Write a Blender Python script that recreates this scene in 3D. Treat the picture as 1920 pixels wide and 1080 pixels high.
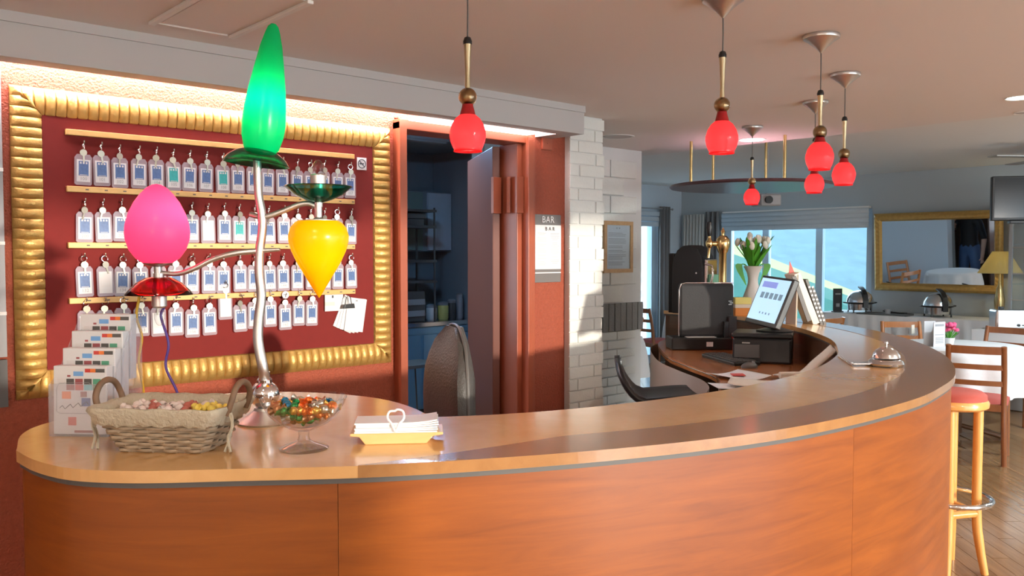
import bpy, bmesh, math, random
from mathutils import Vector, Matrix
from mathutils.geometry import tessellate_polygon
random.seed(7)
for o in list(bpy.data.objects): bpy.data.objects.remove(o)
S = bpy.context.scene
COL = S.collection
PI = math.pi

# ------------------------------------------------------------------ camera
F = 1600.0; EYE = 1.5
YAW = math.atan2(2750-960, F); PIT = math.atan(65/F)
FW = Vector((math.cos(YAW)*math.cos(PIT), math.sin(YAW)*math.cos(PIT), -math.sin(PIT)))
RT = Vector((math.sin(YAW), -math.cos(YAW), 0)); UP = RT.cross(FW)
CAM = Vector((0, 0, EYE))
RC = math.atan2(RT.y, RT.x)          # heading whose local x runs to the right of the view
cd = bpy.data.cameras.new('camera'); cam = bpy.data.objects.new('camera', cd); COL.objects.link(cam)
cd.sensor_width = 36; cd.lens = 36*F/1920; cd.clip_start = .05; cd.clip_end = 300
m3 = Matrix((RT, UP, -FW)).transposed(); cam.matrix_world = Matrix.Translation(CAM) @ m3.to_4x4()
S.camera = cam
def ray(px, py): return FW + RT*((px-960)/F) - UP*((py-540)/F)
def onz(px, py, z): r = ray(px, py); return CAM + r*((z-EYE)/r.z)
def ony(px, py, y): r = ray(px, py); return CAM + r*(y/r.y)
def onx(px, py, x): r = ray(px, py); return CAM + r*(x/r.x)
def dep(px, py, d): return CAM + ray(px, py)*d

# ------------------------------------------------------------------ world, sun, exposure
W = bpy.data.worlds.new('world'); S.world = W; W.use_nodes = True
bg = W.node_tree.nodes['Background']; bg.inputs[0].default_value = (.66, .86, 1.0, 1); bg.inputs[1].default_value = 2.4
sd = bpy.data.lights.new('sun', 'SUN'); sd.energy = 2.0; sd.color = (1, .90, .76); sd.angle = math.radians(1.6)
sun = bpy.data.objects.new('sun', sd); COL.objects.link(sun); sun.location = (3, -8, 4)
sun.rotation_euler = Vector((-.10, 1, -.09)).to_track_quat('-Z', 'Y').to_euler()
S.view_settings.view_transform = 'Standard'; S.view_settings.look = 'None'
S.view_settings.gamma = 1; S.view_settings.use_curve_mapping = False
S.view_settings.exposure = 1.0
LOBBY_W = 12; GLOBE_S = 45; PEND_W = .8
S.cycles.caustics_reflective = False; S.cycles.caustics_refractive = False

# ------------------------------------------------------------------ materials
def nt(name):
    m = bpy.data.materials.new(name); m.use_nodes = True
    return m, m.node_tree.nodes, m.node_tree.links, m.node_tree.nodes['Principled BSDF']
def mat(name, col, rough=.5, metal=0, bump=0, bscale=60, var=0, vscale=8, coat=0, spec=.5):
    m, N, L, p = nt(name)
    p.inputs['Base Color'].default_value = (*col, 1); p.inputs['Roughness'].default_value = rough
    p.inputs['Metallic'].default_value = metal; p.inputs['Coat Weight'].default_value = coat
    p.inputs['Coat Roughness'].default_value = .12; p.inputs['Specular IOR Level'].default_value = spec
    if bump or var:
        tc = N.new('ShaderNodeTexCoord')
    if var:
        n = N.new('ShaderNodeTexNoise'); n.inputs['Scale'].default_value = vscale; n.inputs['Detail'].default_value = 6
        r = N.new('ShaderNodeMix'); r.data_type = 'RGBA'
        r.inputs[6].default_value = (*[max(0, c*(1-var)) for c in col], 1); r.inputs[7].default_value = (*[min(1, c*(1+var)) for c in col], 1)
        L.new(tc.outputs['Object'], n.inputs['Vector']); L.new(n.outputs['Fac'], r.inputs[0]); L.new(r.outputs[2], p.inputs['Base Color'])
    if bump:
        n2 = N.new('ShaderNodeTexNoise'); n2.inputs['Scale'].default_value = bscale; n2.inputs['Detail'].default_value = 5
        b = N.new('ShaderNodeBump'); b.inputs['Strength'].default_value = bump; b.inputs['Distance'].default_value = .01
        L.new(tc.outputs['Object'], n2.inputs['Vector']); L.new(n2.outputs['Fac'], b.inputs['Height']); L.new(b.outputs[0], p.inputs['Normal'])
    return m
def wood(name, c1, c2, rough=.3, scale=(1, 1, 14), coat=.3, nscale=3):
    m, N, L, p = nt(name)
    tc = N.new('ShaderNodeTexCoord'); mp = N.new('ShaderNodeMapping'); mp.inputs['Scale'].default_value = scale
    n = N.new('ShaderNodeTexNoise'); n.inputs['Scale'].default_value = nscale; n.inputs['Detail'].default_value = 8; n.inputs['Roughness'].default_value = .62
    n.inputs['Distortion'].default_value = .6
    oi = N.new('ShaderNodeObjectInfo'); add = N.new('ShaderNodeVectorMath'); add.operation = 'ADD'
    mul = N.new('ShaderNodeMath'); mul.operation = 'MULTIPLY'; mul.inputs[1].default_value = 7
    r = N.new('ShaderNodeValToRGB'); r.color_ramp.elements[0].position = .3; r.color_ramp.elements[1].position = .72
    r.color_ramp.elements[0].color = (*c1, 1); r.color_ramp.elements[1].color = (*c2, 1)
    L.new(oi.outputs['Random'], mul.inputs[0]); L.new(mul.outputs[0], add.inputs[1])
    L.new(tc.outputs['Object'], mp.inputs[0]); L.new(mp.outputs[0], add.inputs[0]); L.new(add.outputs[0], n.inputs['Vector'])
    L.new(n.outputs['Fac'], r.inputs[0]); L.new(r.outputs[0], p.inputs['Base Color'])
    p.inputs['Roughness'].default_value = rough; p.inputs['Coat Weight'].default_value = coat; p.inputs['Coat Roughness'].default_value = .12
    return m
def glass(name, col=(1, 1, 1), rough=0, ior=1.45):
    m, N, L, p = nt(name)
    p.inputs['Base Color'].default_value = (*col, 1); p.inputs['Transmission Weight'].default_value = 1
    p.inputs['Roughness'].default_value = rough; p.inputs['IOR'].default_value = ior
    return m
def acrylic(name, col=(.9, .9, .95), alpha=.3):
    m, N, L, p = nt(name)
    t = N.new('ShaderNodeBsdfTransparent'); t.inputs[0].default_value = (*col, 1)
    mx = N.new('ShaderNodeMixShader'); mx.inputs[0].default_value = alpha
    p.inputs['Base Color'].default_value = (*col, 1); p.inputs['Roughness'].default_value = .12
    L.new(t.outputs[0], mx.inputs[1]); L.new(p.outputs[0], mx.inputs[2]); L.new(mx.outputs[0], N['Material Output'].inputs[0])
    return m
def clearglass(name, col=(.97, .98, .98)):
    m, N, L, p = nt(name)
    t = N.new('ShaderNodeBsdfTransparent'); t.inputs[0].default_value = (*col, 1)
    g = N.new('ShaderNodeBsdfGlossy'); g.inputs['Roughness'].default_value = .04
    fr = N.new('ShaderNodeLayerWeight'); fr.inputs[0].default_value = .14
    mx = N.new('ShaderNodeMixShader'); L.new(fr.outputs['Facing'], mx.inputs[0]); L.new(t.outputs[0], mx.inputs[1]); L.new(g.outputs[0], mx.inputs[2]); L.new(mx.outputs[0], N['Material Output'].inputs[0])
    return m
def shade_mat(name, col, tr=.75, rough=.25):
    m, N, L, p = nt(name)
    p.inputs['Base Color'].default_value = (*col, 1); p.inputs['Roughness'].default_value = rough
    t = N.new('ShaderNodeBsdfTranslucent'); t.inputs[0].default_value = (*col, 1)
    mx = N.new('ShaderNodeMixShader'); mx.inputs[0].default_value = tr
    L.new(p.outputs[0], mx.inputs[1]); L.new(t.outputs[0], mx.inputs[2]); L.new(mx.outputs[0], N['Material Output'].inputs[0])
    return m
def emit(name, col, s):
    m, N, L, p = nt(name)
    p.inputs['Base Color'].default_value = (*[min(1, c) for c in col], 1)
    p.inputs['Emission Color'].default_value = (*col, 1); p.inputs['Emission Strength'].default_value = s
    return m

M = dict(
    stucco=mat('red_stucco', (.36, .075, .035), .62, bump=.9, bscale=110, var=.22, vscale=60),
    redpaint=mat('red_paint', (.36, .085, .04), .38, var=.1),
    felt=mat('red_felt', (.19, .012, .009), .85, var=.08, vscale=30),
    gold=mat('gold_leaf', (.60, .37, .11), .42, .55, bump=.25, bscale=90, var=.22, vscale=30),
    rail=mat('pale_gold_wood', (.60, .36, .12), .45, .15, var=.12, vscale=40),
    brass=mat('brass', (.70, .52, .24), .25, 1),
    champagne=mat('champagne_metal', (.52, .43, .27), .33, 1),
    silver=mat('brushed_nickel', (.62, .60, .58), .4, 1),
    chrome=mat('chrome', (.85, .85, .87), .08, 1),
    ceil=mat('ceiling_paint', (.80, .735, .69), .8, bump=.05, bscale=200),
    ceil2=mat('dining_ceiling_paint', (.80, .78, .74), .8),
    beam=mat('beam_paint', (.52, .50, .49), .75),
    white=mat('white_paint', (.82, .81, .78), .6),
    brick=mat('white_painted_brick', (.76, .77, .73), .62, bump=.25, bscale=60, var=.05, vscale=14),
    mortar=mat('painted_mortar', (.74, .74, .72), .8),
    greybrick=mat('grey_painted_brick', (.25, .25, .24), .6, bump=.4, var=.12, vscale=20),
    wallgrey=mat('blue_lit_wall_paint', (.46, .50, .52), .75),  # blue of the window light mixed into the paint colour
    wallwhite=mat('pale_wall_paint', (.66, .73, .80), .75),  # cooled to carry the dining room's blue light
    counter=wood('counter_top_wood', (.62, .335, .12), (.72, .42, .175), .2, (3, 3, 3), .5, 2.5),
    band=wood('counter_band_wood', (.30, .14, .05), (.40, .20, .075), .2, (4, 4, 4), .5, 3),
    front=wood('counter_front_veneer', (.20, .047, .005), (.31, .080, .008), .40, (1.2, 1.2, 13), .06, 2.5),
    darkwood=wood('dark_wood', (.10, .045, .02), (.16, .07, .03), .5, (1, 1, 8)),
    desk=wood('desk_wood', (.36, .12, .035), (.50, .19, .06), .25, (5, 1.5, 1), .4),
    beech=wood('stool_beech', (.72, .33, .08), (.80, .42, .13), .25, (6, 6, 1), .5),
    chairwood=wood('chair_wood', (.26, .085, .03), (.36, .13, .045), .3, (6, 6, 1), .4),
    chairorange=wood('light_chair_wood', (.55, .20, .06), (.66, .27, .09), .3, (6, 6, 1), .4),
    traywood=wood('tray_wood', (.68, .42, .16), (.78, .52, .23), .4, (2, 10, 10), .1),
    plank=wood('floor_plank_wood', (.20, .10, .04), (.33, .18, .08), .25, (1.2, 14, 1), .3, 2),
    floor=wood('floor_wood', (.24, .12, .05), (.36, .20, .09), .3, (2, 2, 1), .2, 2),
    redseat=mat('red_upholstery', (.42, .07, .05), .7, bump=.2, bscale=200),
    black=mat('black_plastic', (.012, .012, .013), .35),
    blackmatte=mat('black_matte', (.02, .02, .022), .6, bump=.15, bscale=250),
    leather=mat('black_leather', (.055, .05, .046), .42, bump=.25, bscale=130),
    darkgrey=mat('dark_grey', (.10, .095, .09), .5),
    grey=mat('grey_plastic', (.35, .35, .36), .45),
    signgrey=mat('sign_grey', (.17, .155, .15), .4),
    paper=mat('paper', (.74, .74, .75), .6),
    cream=mat('cream_paper', (.72, .66, .56), .6, var=.05),
    cloth=mat('white_tablecloth', (.80, .79, .78), .8, bump=.15, bscale=30),
    ink=mat('dark_ink', (.06, .06, .07), .6), inkgrey=mat('grey_ink', (.38, .38, .40), .6),
    blueprint=mat('blue_print', (.07, .14, .33), .45, var=.4, vscale=90),
    tealprint=mat('teal_print', (.02, .38, .38), .45, var=.3, vscale=90),
    cyanp=mat('cyan_print', (.15, .55, .65), .5), redp=mat('red_print', (.62, .06, .05), .5), orangep=mat('orange_print', (.85, .22, .05), .5),
    maroonp=mat('maroon_print', (.35, .09, .10), .5), skyp=mat('sky_print', (.18, .40, .75), .5), navyp=mat('navy_print', (.05, .10, .35), .5), greenp=mat('green_print', (.10, .35, .22), .5), palep=mat('pale_print', (.72, .70, .70), .5),
    tag=acrylic('tag_acrylic', (.80, .68, .74), .38),
    clear=acrylic('clear_acrylic', (.95, .95, .97), .16),
    brasskey=mat('nickel_key', (.42, .39, .32), .4, 1),
    glass=clearglass('clear_glass'),
    clipclear=acrylic('clip_acrylic', (.95, .95, .97), .5),
    pane=acrylic('window_glass', (.92, .97, 1), .06),
    greenglass=glass('dark_green_glass', (.02, .30, .20), .05),
    redglass=glass('red_glass', (.75, .03, .03), .05),
    greenshade=shade_mat('green_shade', (.0, .48, .17), .62), pinkshade=shade_mat('pink_shade', (.88, .07, .24), .62), yellowshade=shade_mat('yellow_shade', (.90, .50, .0), .5),
    redshade=shade_mat('red_pendant_glass', (.95, .055, .07), .72, .12), redneck=mat('red_pendant_neck', (.35, .012, .015), .2),
    amber=glass('smoky_amber_glass', (.70, .55, .40), .08),
    lampshade=shade_mat('cream_lampshade', (.92, .82, .48), .7),
    wicker=mat('grey_wicker', (.36, .27, .18), .65, var=.3, vscale=40), linen=mat('linen_liner', (.50, .44, .33), .85, bump=.5, bscale=140, var=.1, vscale=30),
    handle=mat('brown_handle', (.20, .12, .07), .6, var=.3, vscale=50),
    curtain=mat('grey_curtain', (.22, .21, .21), .85), curtainlight=mat('light_curtain', (.62, .61, .58), .85), blind=mat('roman_blind', (.55, .60, .64), .8),
    frame=mat('window_frame', (.55, .70, .82), .4),
    oak=wood('pale_oak', (.52, .30, .12), (.64, .40, .18), .4, (8, 8, 8), .1),
    mirror=mat('mirror_glass', (.88, .90, .92), .015, 1),
    steelblue=mat('blue_lit_steel', (.25, .45, .62), .32, .5),  # blue kitchen light put into the steel's base colour
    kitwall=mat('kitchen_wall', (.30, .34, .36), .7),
    leaf=mat('tulip_leaf', (.09, .38, .03), .45, var=.4, vscale=14), petal=mat('tulip_petal', (.82, .85, .74), .5), vase=mat('white_vase', (.72, .70, .66), .3, coat=.3),
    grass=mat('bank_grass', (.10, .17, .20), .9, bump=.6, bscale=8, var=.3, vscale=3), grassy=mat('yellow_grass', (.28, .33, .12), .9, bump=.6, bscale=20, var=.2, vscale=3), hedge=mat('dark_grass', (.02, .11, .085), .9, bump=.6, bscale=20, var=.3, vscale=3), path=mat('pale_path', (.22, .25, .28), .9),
    pink=mat('pink_flower', (.85, .10, .25), .6),
    skin=mat('skin', (.62, .36, .26), .55), denim=mat('denim', (.08, .14, .28), .8), shirt=mat('dark_shirt', (.02, .02, .022), .8), hair=mat('brown_hair', (.10, .06, .035), .7),
    cordy=mat('yellow_cord', (.80, .50, .03), .4), cordb=mat('purple_cord', (.10, .05, .30), .4),
    bulbglow=emit('lit_tube', (1, .90, .95), 38), spotglow=emit('lit_downlight', (.85, 1, .95), 6),
    screen=emit('lit_screen', (.42, .66, .80), .45), screenp=emit('screen_print', (.20, .34, .45), .2), screenp2=emit('screen_swoosh', (.22, .28, .66), .4),
    tvscreen=mat('tv_screen', (.012, .016, .02), .15), steel=mat('polished_steel', (.70, .71, .72), .2, 1),
    metalgrey=mat('grey_metal', (.45, .45, .44), .4, .6), orangebox=mat('orange_card', (.72, .26, .05), .5), yellowbox=mat('yellow_card', (.80, .72, .22), .5),
)
FOIL = dict(gold=mat('gold_foil', (.75, .45, .10), .28, .85), green=mat('green_foil', (.03, .35, .10), .28, .7), orange=mat('orange_foil', (.80, .20, .04), .28, .7),
            copper=mat('copper_foil', (.60, .28, .14), .28, .85), blue=mat('blue_foil', (.05, .32, .60), .28, .7), silver=mat('silver_foil', (.60, .58, .52), .28, .85))

# ------------------------------------------------------------------ mesh helpers
class MB:
    def __init__(s): s.v = []; s.f = []; s.m = []; s.cur = 0
    def add(s, vs, fs):
        o = len(s.v); s.v += [tuple(v) for v in vs]; s.f += [tuple(i+o for i in f) for f in fs]; s.m += [s.cur]*len(fs); return s
    def box(s, c, d, rz=0, M4=None):
        x, y, z = d[0]/2, d[1]/2, d[2]/2; vs = []
        for sx, sy, sz in ((-1,-1,-1),(1,-1,-1),(1,1,-1),(-1,1,-1),(-1,-1,1),(1,-1,1),(1,1,1),(-1,1,1)):
            p = Vector((sx*x, sy*y, sz*z))
            if M4: p = M4 @ p
            elif rz: p = Matrix.Rotation(rz, 3, 'Z') @ p
            vs.append(p + Vector(c))
        return s.add(vs, [(0,3,2,1),(4,5,6,7),(0,1,5,4),(1,2,6,5),(2,3,7,6),(3,0,4,7)])
    def bb(s, x0, x1, y0, y1, z0, z1): return s.box(((x0+x1)/2, (y0+y1)/2, (z0+z1)/2), (x1-x0, y1-y0, z1-z0))
    def tube(s, pts, r, n=8, closed=False, caps=True):
        pts = [Vector(p) for p in pts]; k = len(pts); rs = r if isinstance(r, (list, tuple)) else [r]*k
        vs = []; fs = []; nrm = None
        for i, p in enumerate(pts):
            a = pts[(i-1) % k] if (closed or i > 0) else p; b = pts[(i+1) % k] if (closed or i < k-1) else p
            t = (b-a)
            t = t.normalized() if t.length > 1e-9 else Vector((0, 0, 1))
            if nrm is None:
                nrm = t.orthogonal().normalized()
            else:
                nrm = nrm - t*nrm.dot(t)
                nrm = nrm.normalized() if nrm.length > 1e-6 else t.orthogonal().normalized()
            bn = t.cross(nrm)
            for j in range(n):
                a2 = 2*PI*j/n; vs.append(p + nrm*math.cos(a2)*rs[i] + bn*math.sin(a2)*rs[i])
        for i in range(k if closed else k-1):
            i2 = (i+1) % k
            for j in range(n):
                j2 = (j+1) % n; fs.append((i*n+j, i*n+j2, i2*n+j2, i2*n+j))
        if caps and not closed:
            fs.append(tuple(range(n-1, -1, -1))); fs.append(tuple((k-1)*n+j for j in range(n)))
        return s.add(vs, fs)
    def lathe(s, prof, n=24, c=(0, 0, 0), M3=None):
        vs = []; fs = []; c = Vector(c); k = len(prof)
        for r, z in prof:
            for j in range(n):
                a = 2*PI*j/n; p = Vector((r*math.cos(a), r*math.sin(a), z))
                if M3: p = M3 @ p
                vs.append(p + c)
        for i in range(k-1):
            for j in range(n):
                j2 = (j+1) % n; fs.append((i*n+j, i*n+j2, (i+1)*n+j2, (i+1)*n+j))
        if prof[0][0] > 1e-6: fs.append(tuple(range(n-1, -1, -1)))
        if prof[-1][0] > 1e-6: fs.append(tuple((k-1)*n+j for j in range(n)))
        return s.add(vs, fs)
    def openlathe(s, prof, n=24, c=(0, 0, 0), M3=None):
        k = len(s.f); s.lathe(prof, n, c, M3)
        keep = [i for i, f in enumerate(s.f) if i < k or len(f) == 4]
        s.f = [s.f[i] for i in keep]; s.m = [s.m[i] for i in keep]; return s
    def prism(s, poly, z0, z1):
        n = len(poly); vs = [(x, y, z0) for x, y in poly] + [(x, y, z1) for x, y in poly]
        tri = tessellate_polygon([[Vector((x, y, 0)) for x, y in poly]])
        fs = []
        for t in tri:
            a, b, c = t
            A, B, C_ = poly[a], poly[b], poly[c]
            if (B[0]-A[0])*(C_[1]-A[1]) - (B[1]-A[1])*(C_[0]-A[0]) < 0: a, b, c = c, b, a
            fs.append((a+n, b+n, c+n)); fs.append((c, b, a))
        ar = sum(poly[i][0]*poly[(i+1) % n][1]-poly[(i+1) % n][0]*poly[i][1] for i in range(n))
        for i in range(n):
            j = (i+1) % n
            fs.append((i, j, j+n, i+n) if ar > 0 else (j, i, i+n, j+n))
        return s.add(vs, fs)
    def sphere(s, c, r, n=12, k=8, sc=(1, 1, 1)):
        prof = [(max(1e-7, math.sin(PI*i/k)), -math.cos(PI*i/k)) for i in range(k+1)]
        M3 = Matrix.Diagonal((r*sc[0], r*sc[1], r*sc[2])); return s.lathe(prof, n, c, M3)
    def sheet(s, rows):        # grid of points
        h = len(rows); w = len(rows[0])
        return s.add([p for r in rows for p in r], [(i*w+j, i*w+j+1, (i+1)*w+j+1, (i+1)*w+j) for i in range(h-1) for j in range(w-1)])
    def xf(s, M4): s.v = [tuple(M4 @ Vector(v)) for v in s.v]; return s
    def mesh(s, name, mats, smooth=None, weld=False):
        me = bpy.data.meshes.new(name); me.from_pydata(s.v, [], s.f)
        if not isinstance(mats, (list, tuple)): mats = [mats]
        for x in mats: me.materials.append(M[x] if isinstance(x, str) else x)
        me.polygons.foreach_set('material_index', s.m)
        if weld:
            b = bmesh.new(); b.from_mesh(me); bmesh.ops.remove_doubles(b, verts=b.verts, dist=1e-5); b.to_mesh(me); b.free()
        if smooth is not None:
            me.polygons.foreach_set('use_smooth', [True]*len(me.polygons)); me.set_sharp_from_angle(angle=math.radians(smooth))
        me.update(); return me
    def build(s, name, mats, parent=None, smooth=None, bevel=0, loc=None, rz=0, weld=False):
        return ob(name, s.mesh(name, mats, smooth, weld), parent, bevel, loc, rz)
def ob(name, me, parent=None, bevel=0, loc=None, rz=0):
    o = bpy.data.objects.new(name, me); COL.objects.link(o)
    if parent: o.parent = parent
    if loc is not None: o.location = loc
    o.rotation_euler.z = rz
    if bevel:
        b = o.modifiers.new('bevel', 'BEVEL'); b.width = bevel; b.segments = 2; b.limit_method = 'ANGLE'; b.angle_limit = math.radians(40)
    return o
def tag(o, label=None, cat=None, group=None, kind=None):
    if label: o['label'] = label
    if cat: o['category'] = cat
    if group: o['group'] = group
    if kind: o['kind'] = kind
    return o
def thing(name, label, cat, loc=(0, 0, 0), rz=0, group=None):
    o = bpy.data.objects.new(name, None); COL.objects.link(o); o.location = loc; o.rotation_euler.z = rz; o.empty_display_size = .05
    return tag(o, label, cat, group)
def struct(name, mb, m, label, parent=None, **k):
    o = mb.build(name, m, parent, **k); o['kind'] = 'structure'
    if not parent: o['label'] = label
    return o
def dup(o, parent=None):
    c = o.copy(); COL.objects.link(c); c.parent = parent
    for ch in o.children: dup(ch, c)
    return c
def light(name, typ, loc, power, col=(1, 1, 1), parent=None, size=.05, spot=None, rot=None):
    l = bpy.data.lights.new(name, typ); l.energy = power; l.color = col
    if typ in ('POINT', 'SPOT'): l.shadow_soft_size = size
    if typ == 'AREA': l.size = size
    if spot: l.spot_size = math.radians(spot); l.spot_blend = .6
    o = bpy.data.objects.new(name, l); COL.objects.link(o); o.location = loc
    if parent: o.parent = parent
    if rot: o.rotation_euler = rot
    return o
_txt = {}
def text(body, size, m, parent, loc, name='lettering', depth=.0006, rz=0, align='CENTER', spacing=1.0):
    key = (body, size, m if isinstance(m, str) else m.name, spacing, align)
    if key not in _txt:
        c = bpy.data.curves.new('t', 'FONT'); c.body = body; c.size = size; c.extrude = depth/2; c.align_x = align; c.align_y = 'CENTER'; c.space_character = spacing; c.resolution_u = 2
        t = bpy.data.objects.new('t', c); COL.objects.link(t)
        me = bpy.data.meshes.new_from_object(t.evaluated_get(bpy.context.evaluated_depsgraph_get()))
        bpy.data.objects.remove(t); bpy.data.curves.remove(c)
        me.transform(Matrix.Rotation(PI/2, 4, 'X'))     # reads along +x, faces -y
        me.materials.clear(); me.materials.append(M[m] if isinstance(m, str) else m); me.name = 'lettering'; _txt[key] = me
    return ob(name, _txt[key], parent, loc=loc, rz=rz)
def cr(pts, n=8, closed=False):
    P = [Vector((*p, 0)) if len(p) == 2 else Vector(p) for p in pts]; k = len(P); out = []
    for i in range(k if closed else k-1):
        p1, p2 = P[i], P[(i+1) % k]
        p0 = P[i-1] if (closed or i > 0) else p1*2-p2
        p3 = P[(i+2) % k] if (closed or i+2 < k) else p2*2-p1
        for j in range(n):
            t = j/n
            out.append(.5*((2*p1)+(p2-p0)*t+(2*p0-5*p1+4*p2-p3)*t*t+(3*p1-p0-3*p2+p3)*t**3))
    if not closed: out.append(P[-1])
    return out
def offs(pts, d, closed=False):     # offset a 2D polyline to the left by d
    n = len(pts); out = []
    for i in range(n):
        a = pts[(i-1) % n] if (closed or i > 0) else pts[i]; b = pts[(i+1) % n] if (closed or i < n-1) else pts[i]
        t = (b-a); t.z = 0; t.normalize(); out.append(Vector((pts[i].x-t.y*d, pts[i].y+t.x*d, 0)))
    return out
def RX(a): return Matrix.Rotation(a, 4, 'X')
def RY(a): return Matrix.Rotation(a, 4, 'Y')
def RZ(a): return Matrix.Rotation(a, 4, 'Z')
def T(*p): return Matrix.Translation(Vector(p) if len(p) == 3 else p[0])

# ------------------------------------------------------------------ the setting
CZ, CZ2, YK, XB, YD = 2.30, 2.42, 3.50, 9.75, 7.35
# door opening in the key wall x 2.385..3.215
fl = struct('floor', MB().bb(-2.6, 10.2, -3.4, 7.8, -.12, -.006), 'floor', 'wooden floor')
a = MB(); a.bb(-2.6, 5.5, -3.4, 3.52, CZ, CZ+.3); a.bb(3.3, 5.5, 3.52, 4.6, CZ, CZ+.3)
ce = struct('ceiling', a, 'ceil', 'beige ceiling')
struct('ceiling_dining', MB().bb(5.5, 10.2, -3.4, 7.8, CZ2, CZ2+.18), 'ceil2', 'pale dining ceiling')
a = MB(); a.bb(-2.6, 2.36, YK, YK+.14, 0, 2.6); a.bb(2.36, 3.24, YK, YK+.14, 2.16, 2.6); a.bb(3.24, 3.82, YK, YK+.14, 0, 2.6)
struct('wall_left', a, 'stucco', 'red stucco wall behind the reception')
a = MB(); a.bb(XB, XB+.2, -3.4, 4.62, 0, 2.6); a.bb(XB, XB+.2, 6.62, 7.6, 0, 2.6); a.bb(XB, XB+.2, 4.62, 6.62, 0, .55); a.bb(XB, XB+.2, 4.62, 6.62, 2.02, 2.6)
struct('wall_back', a, 'wallgrey', 'grey dining wall with the mirror, blue light in its colour')
a = MB(); a.bb(5.3, 8.72, YD, YD+.2, 0, 2.6); a.bb(9.24, 10.0, YD, YD+.2, 0, 2.6); a.bb(8.72, 9.24, YD, YD+.2, 2.0, 2.6)
struct('wall_dining', a, 'wallwhite', 'pale dining side wall with the glass door')
a = MB(); a.bb(5.08, 5.26, 4.44, 4.62, 0, 2.6); a.bb(5.08, 5.26, 5.48, YD+.2, 0, 2.6); a.bb(5.08, 5.26, 4.62, 5.48, 2.05, 2.6)
struct('wall_partition', a, 'wallwhite', 'white partition wall reflected in the mirror')
struct('wall_side', MB().bb(-2.6, -2.45, -3.4, 3.5, 0, 2.6), 'white', 'white side wall')
a = MB(); a.bb(-2.6, 1.35, -3.4, -3.2, 0, 2.6); a.bb(5.25, 10, -3.4, -3.2, 0, 2.6); a.bb(1.35, 5.25, -3.4, -3.2, 2.29, 2.6)
struct('wall_front', a, 'white', 'entrance wall with a wide opening')
# kitchen behind the door
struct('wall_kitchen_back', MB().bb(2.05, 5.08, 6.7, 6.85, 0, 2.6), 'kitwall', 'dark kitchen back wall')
a = MB(); a.bb(2.05, 2.2, 3.64, 3.95, 0, 2.45); a.bb(2.05, 2.2, 5.5, 6.7, 0, 2.45); a.bb(2.05, 2.2, 3.95, 5.5, 0, 1.0); a.bb(2.05, 2.2, 3.95, 5.5, 2.1, 2.45)  # opening added so blue sky light reaches the kitchen
struct('wall_kitchen_left', a, 'kitwall', 'kitchen side wall with an added unseen opening for sky light')
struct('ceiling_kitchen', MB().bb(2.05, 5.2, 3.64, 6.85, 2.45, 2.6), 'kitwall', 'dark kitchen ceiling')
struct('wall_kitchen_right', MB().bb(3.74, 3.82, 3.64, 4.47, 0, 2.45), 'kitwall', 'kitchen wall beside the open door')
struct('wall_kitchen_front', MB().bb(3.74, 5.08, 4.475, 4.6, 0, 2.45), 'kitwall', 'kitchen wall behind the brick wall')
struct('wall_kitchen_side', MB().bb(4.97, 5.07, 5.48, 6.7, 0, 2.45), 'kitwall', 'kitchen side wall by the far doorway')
# ceiling beam above the key board
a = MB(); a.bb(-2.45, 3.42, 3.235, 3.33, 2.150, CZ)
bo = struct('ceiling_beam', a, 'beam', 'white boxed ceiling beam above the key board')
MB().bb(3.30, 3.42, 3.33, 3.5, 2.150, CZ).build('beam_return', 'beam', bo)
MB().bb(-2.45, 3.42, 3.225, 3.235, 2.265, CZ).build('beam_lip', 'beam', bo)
# white brick pillar
PX0, PX1, PY = 3.535, 3.815, 3.456
pil = struct('wall_pillar', MB().bb(PX0+.004, PX1, PY+.006, 3.62, 0, CZ), 'mortar', 'white painted brick pillar beside the red wall')
bm_full = MB().box((0, 0, 0), (.206, .02, .065)).mesh('brick', 'brick'); bm_half = MB().box((0, 0, 0), (.068, .02, .065)).mesh('brick', 'brick')
for k in range(33):
    z = .035+k*.0695
    if z+.034 > CZ: break
    j = random.uniform(-.001, .001); xt = .012 if k % 4 < 2 else 0
    if k % 2: sp = ((PX0+.104, bm_full), (PX0+.246+xt, bm_half))
    else: sp = ((PX0+.035, bm_half), (PX0+.177+xt, bm_full))
    for x, me in sp: ob('brick', me, pil, loc=(x, PY+.008+j, z), bevel=.004)
# second white brick wall with the dark soldier course
w2 = struct('wall_brick', MB().bb(3.82, 5.25, 4.345, 4.47, 0, CZ), 'mortar', 'pale brick wall with a dark upright brick course')
b_big = MB().box((0, 0, 0), (.30, .02, .128)).mesh('brick', 'brick'); b_s = MB().box((0, 0, 0), (.212, .02, .062)).mesh('brick', 'brick')
b_sold = MB().box((0, 0, 0), (.062, .022, .215)).mesh('brick', 'greybrick')
z = .035; k = 0
while z < .875:
    for q in range(4):
        x = 4.62+q*.219+(.11 if k % 2 else 0)
        if x+.106 < 5.255: ob('brick', b_s, w2, loc=(x, 4.335+random.uniform(-.003, .003), z), bevel=.004)
    z += .0695; k += 1
for q in range(9): ob('soldier_brick', b_sold, w2, loc=(4.70+q*.0685-.02, 4.336+random.uniform(-.003, .003), 1.01), bevel=.004)
z = 1.19; k = 0
while z < CZ-.03:
    for q in range(3):
        x = 4.56+q*.308+(.15 if k % 2 else 0)
        if x+.15 < 5.26: ob('brick', b_big, w2, loc=(x, 4.335+random.uniform(-.002, .002), z), bevel=.004)
    z += .136; k += 1
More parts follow.
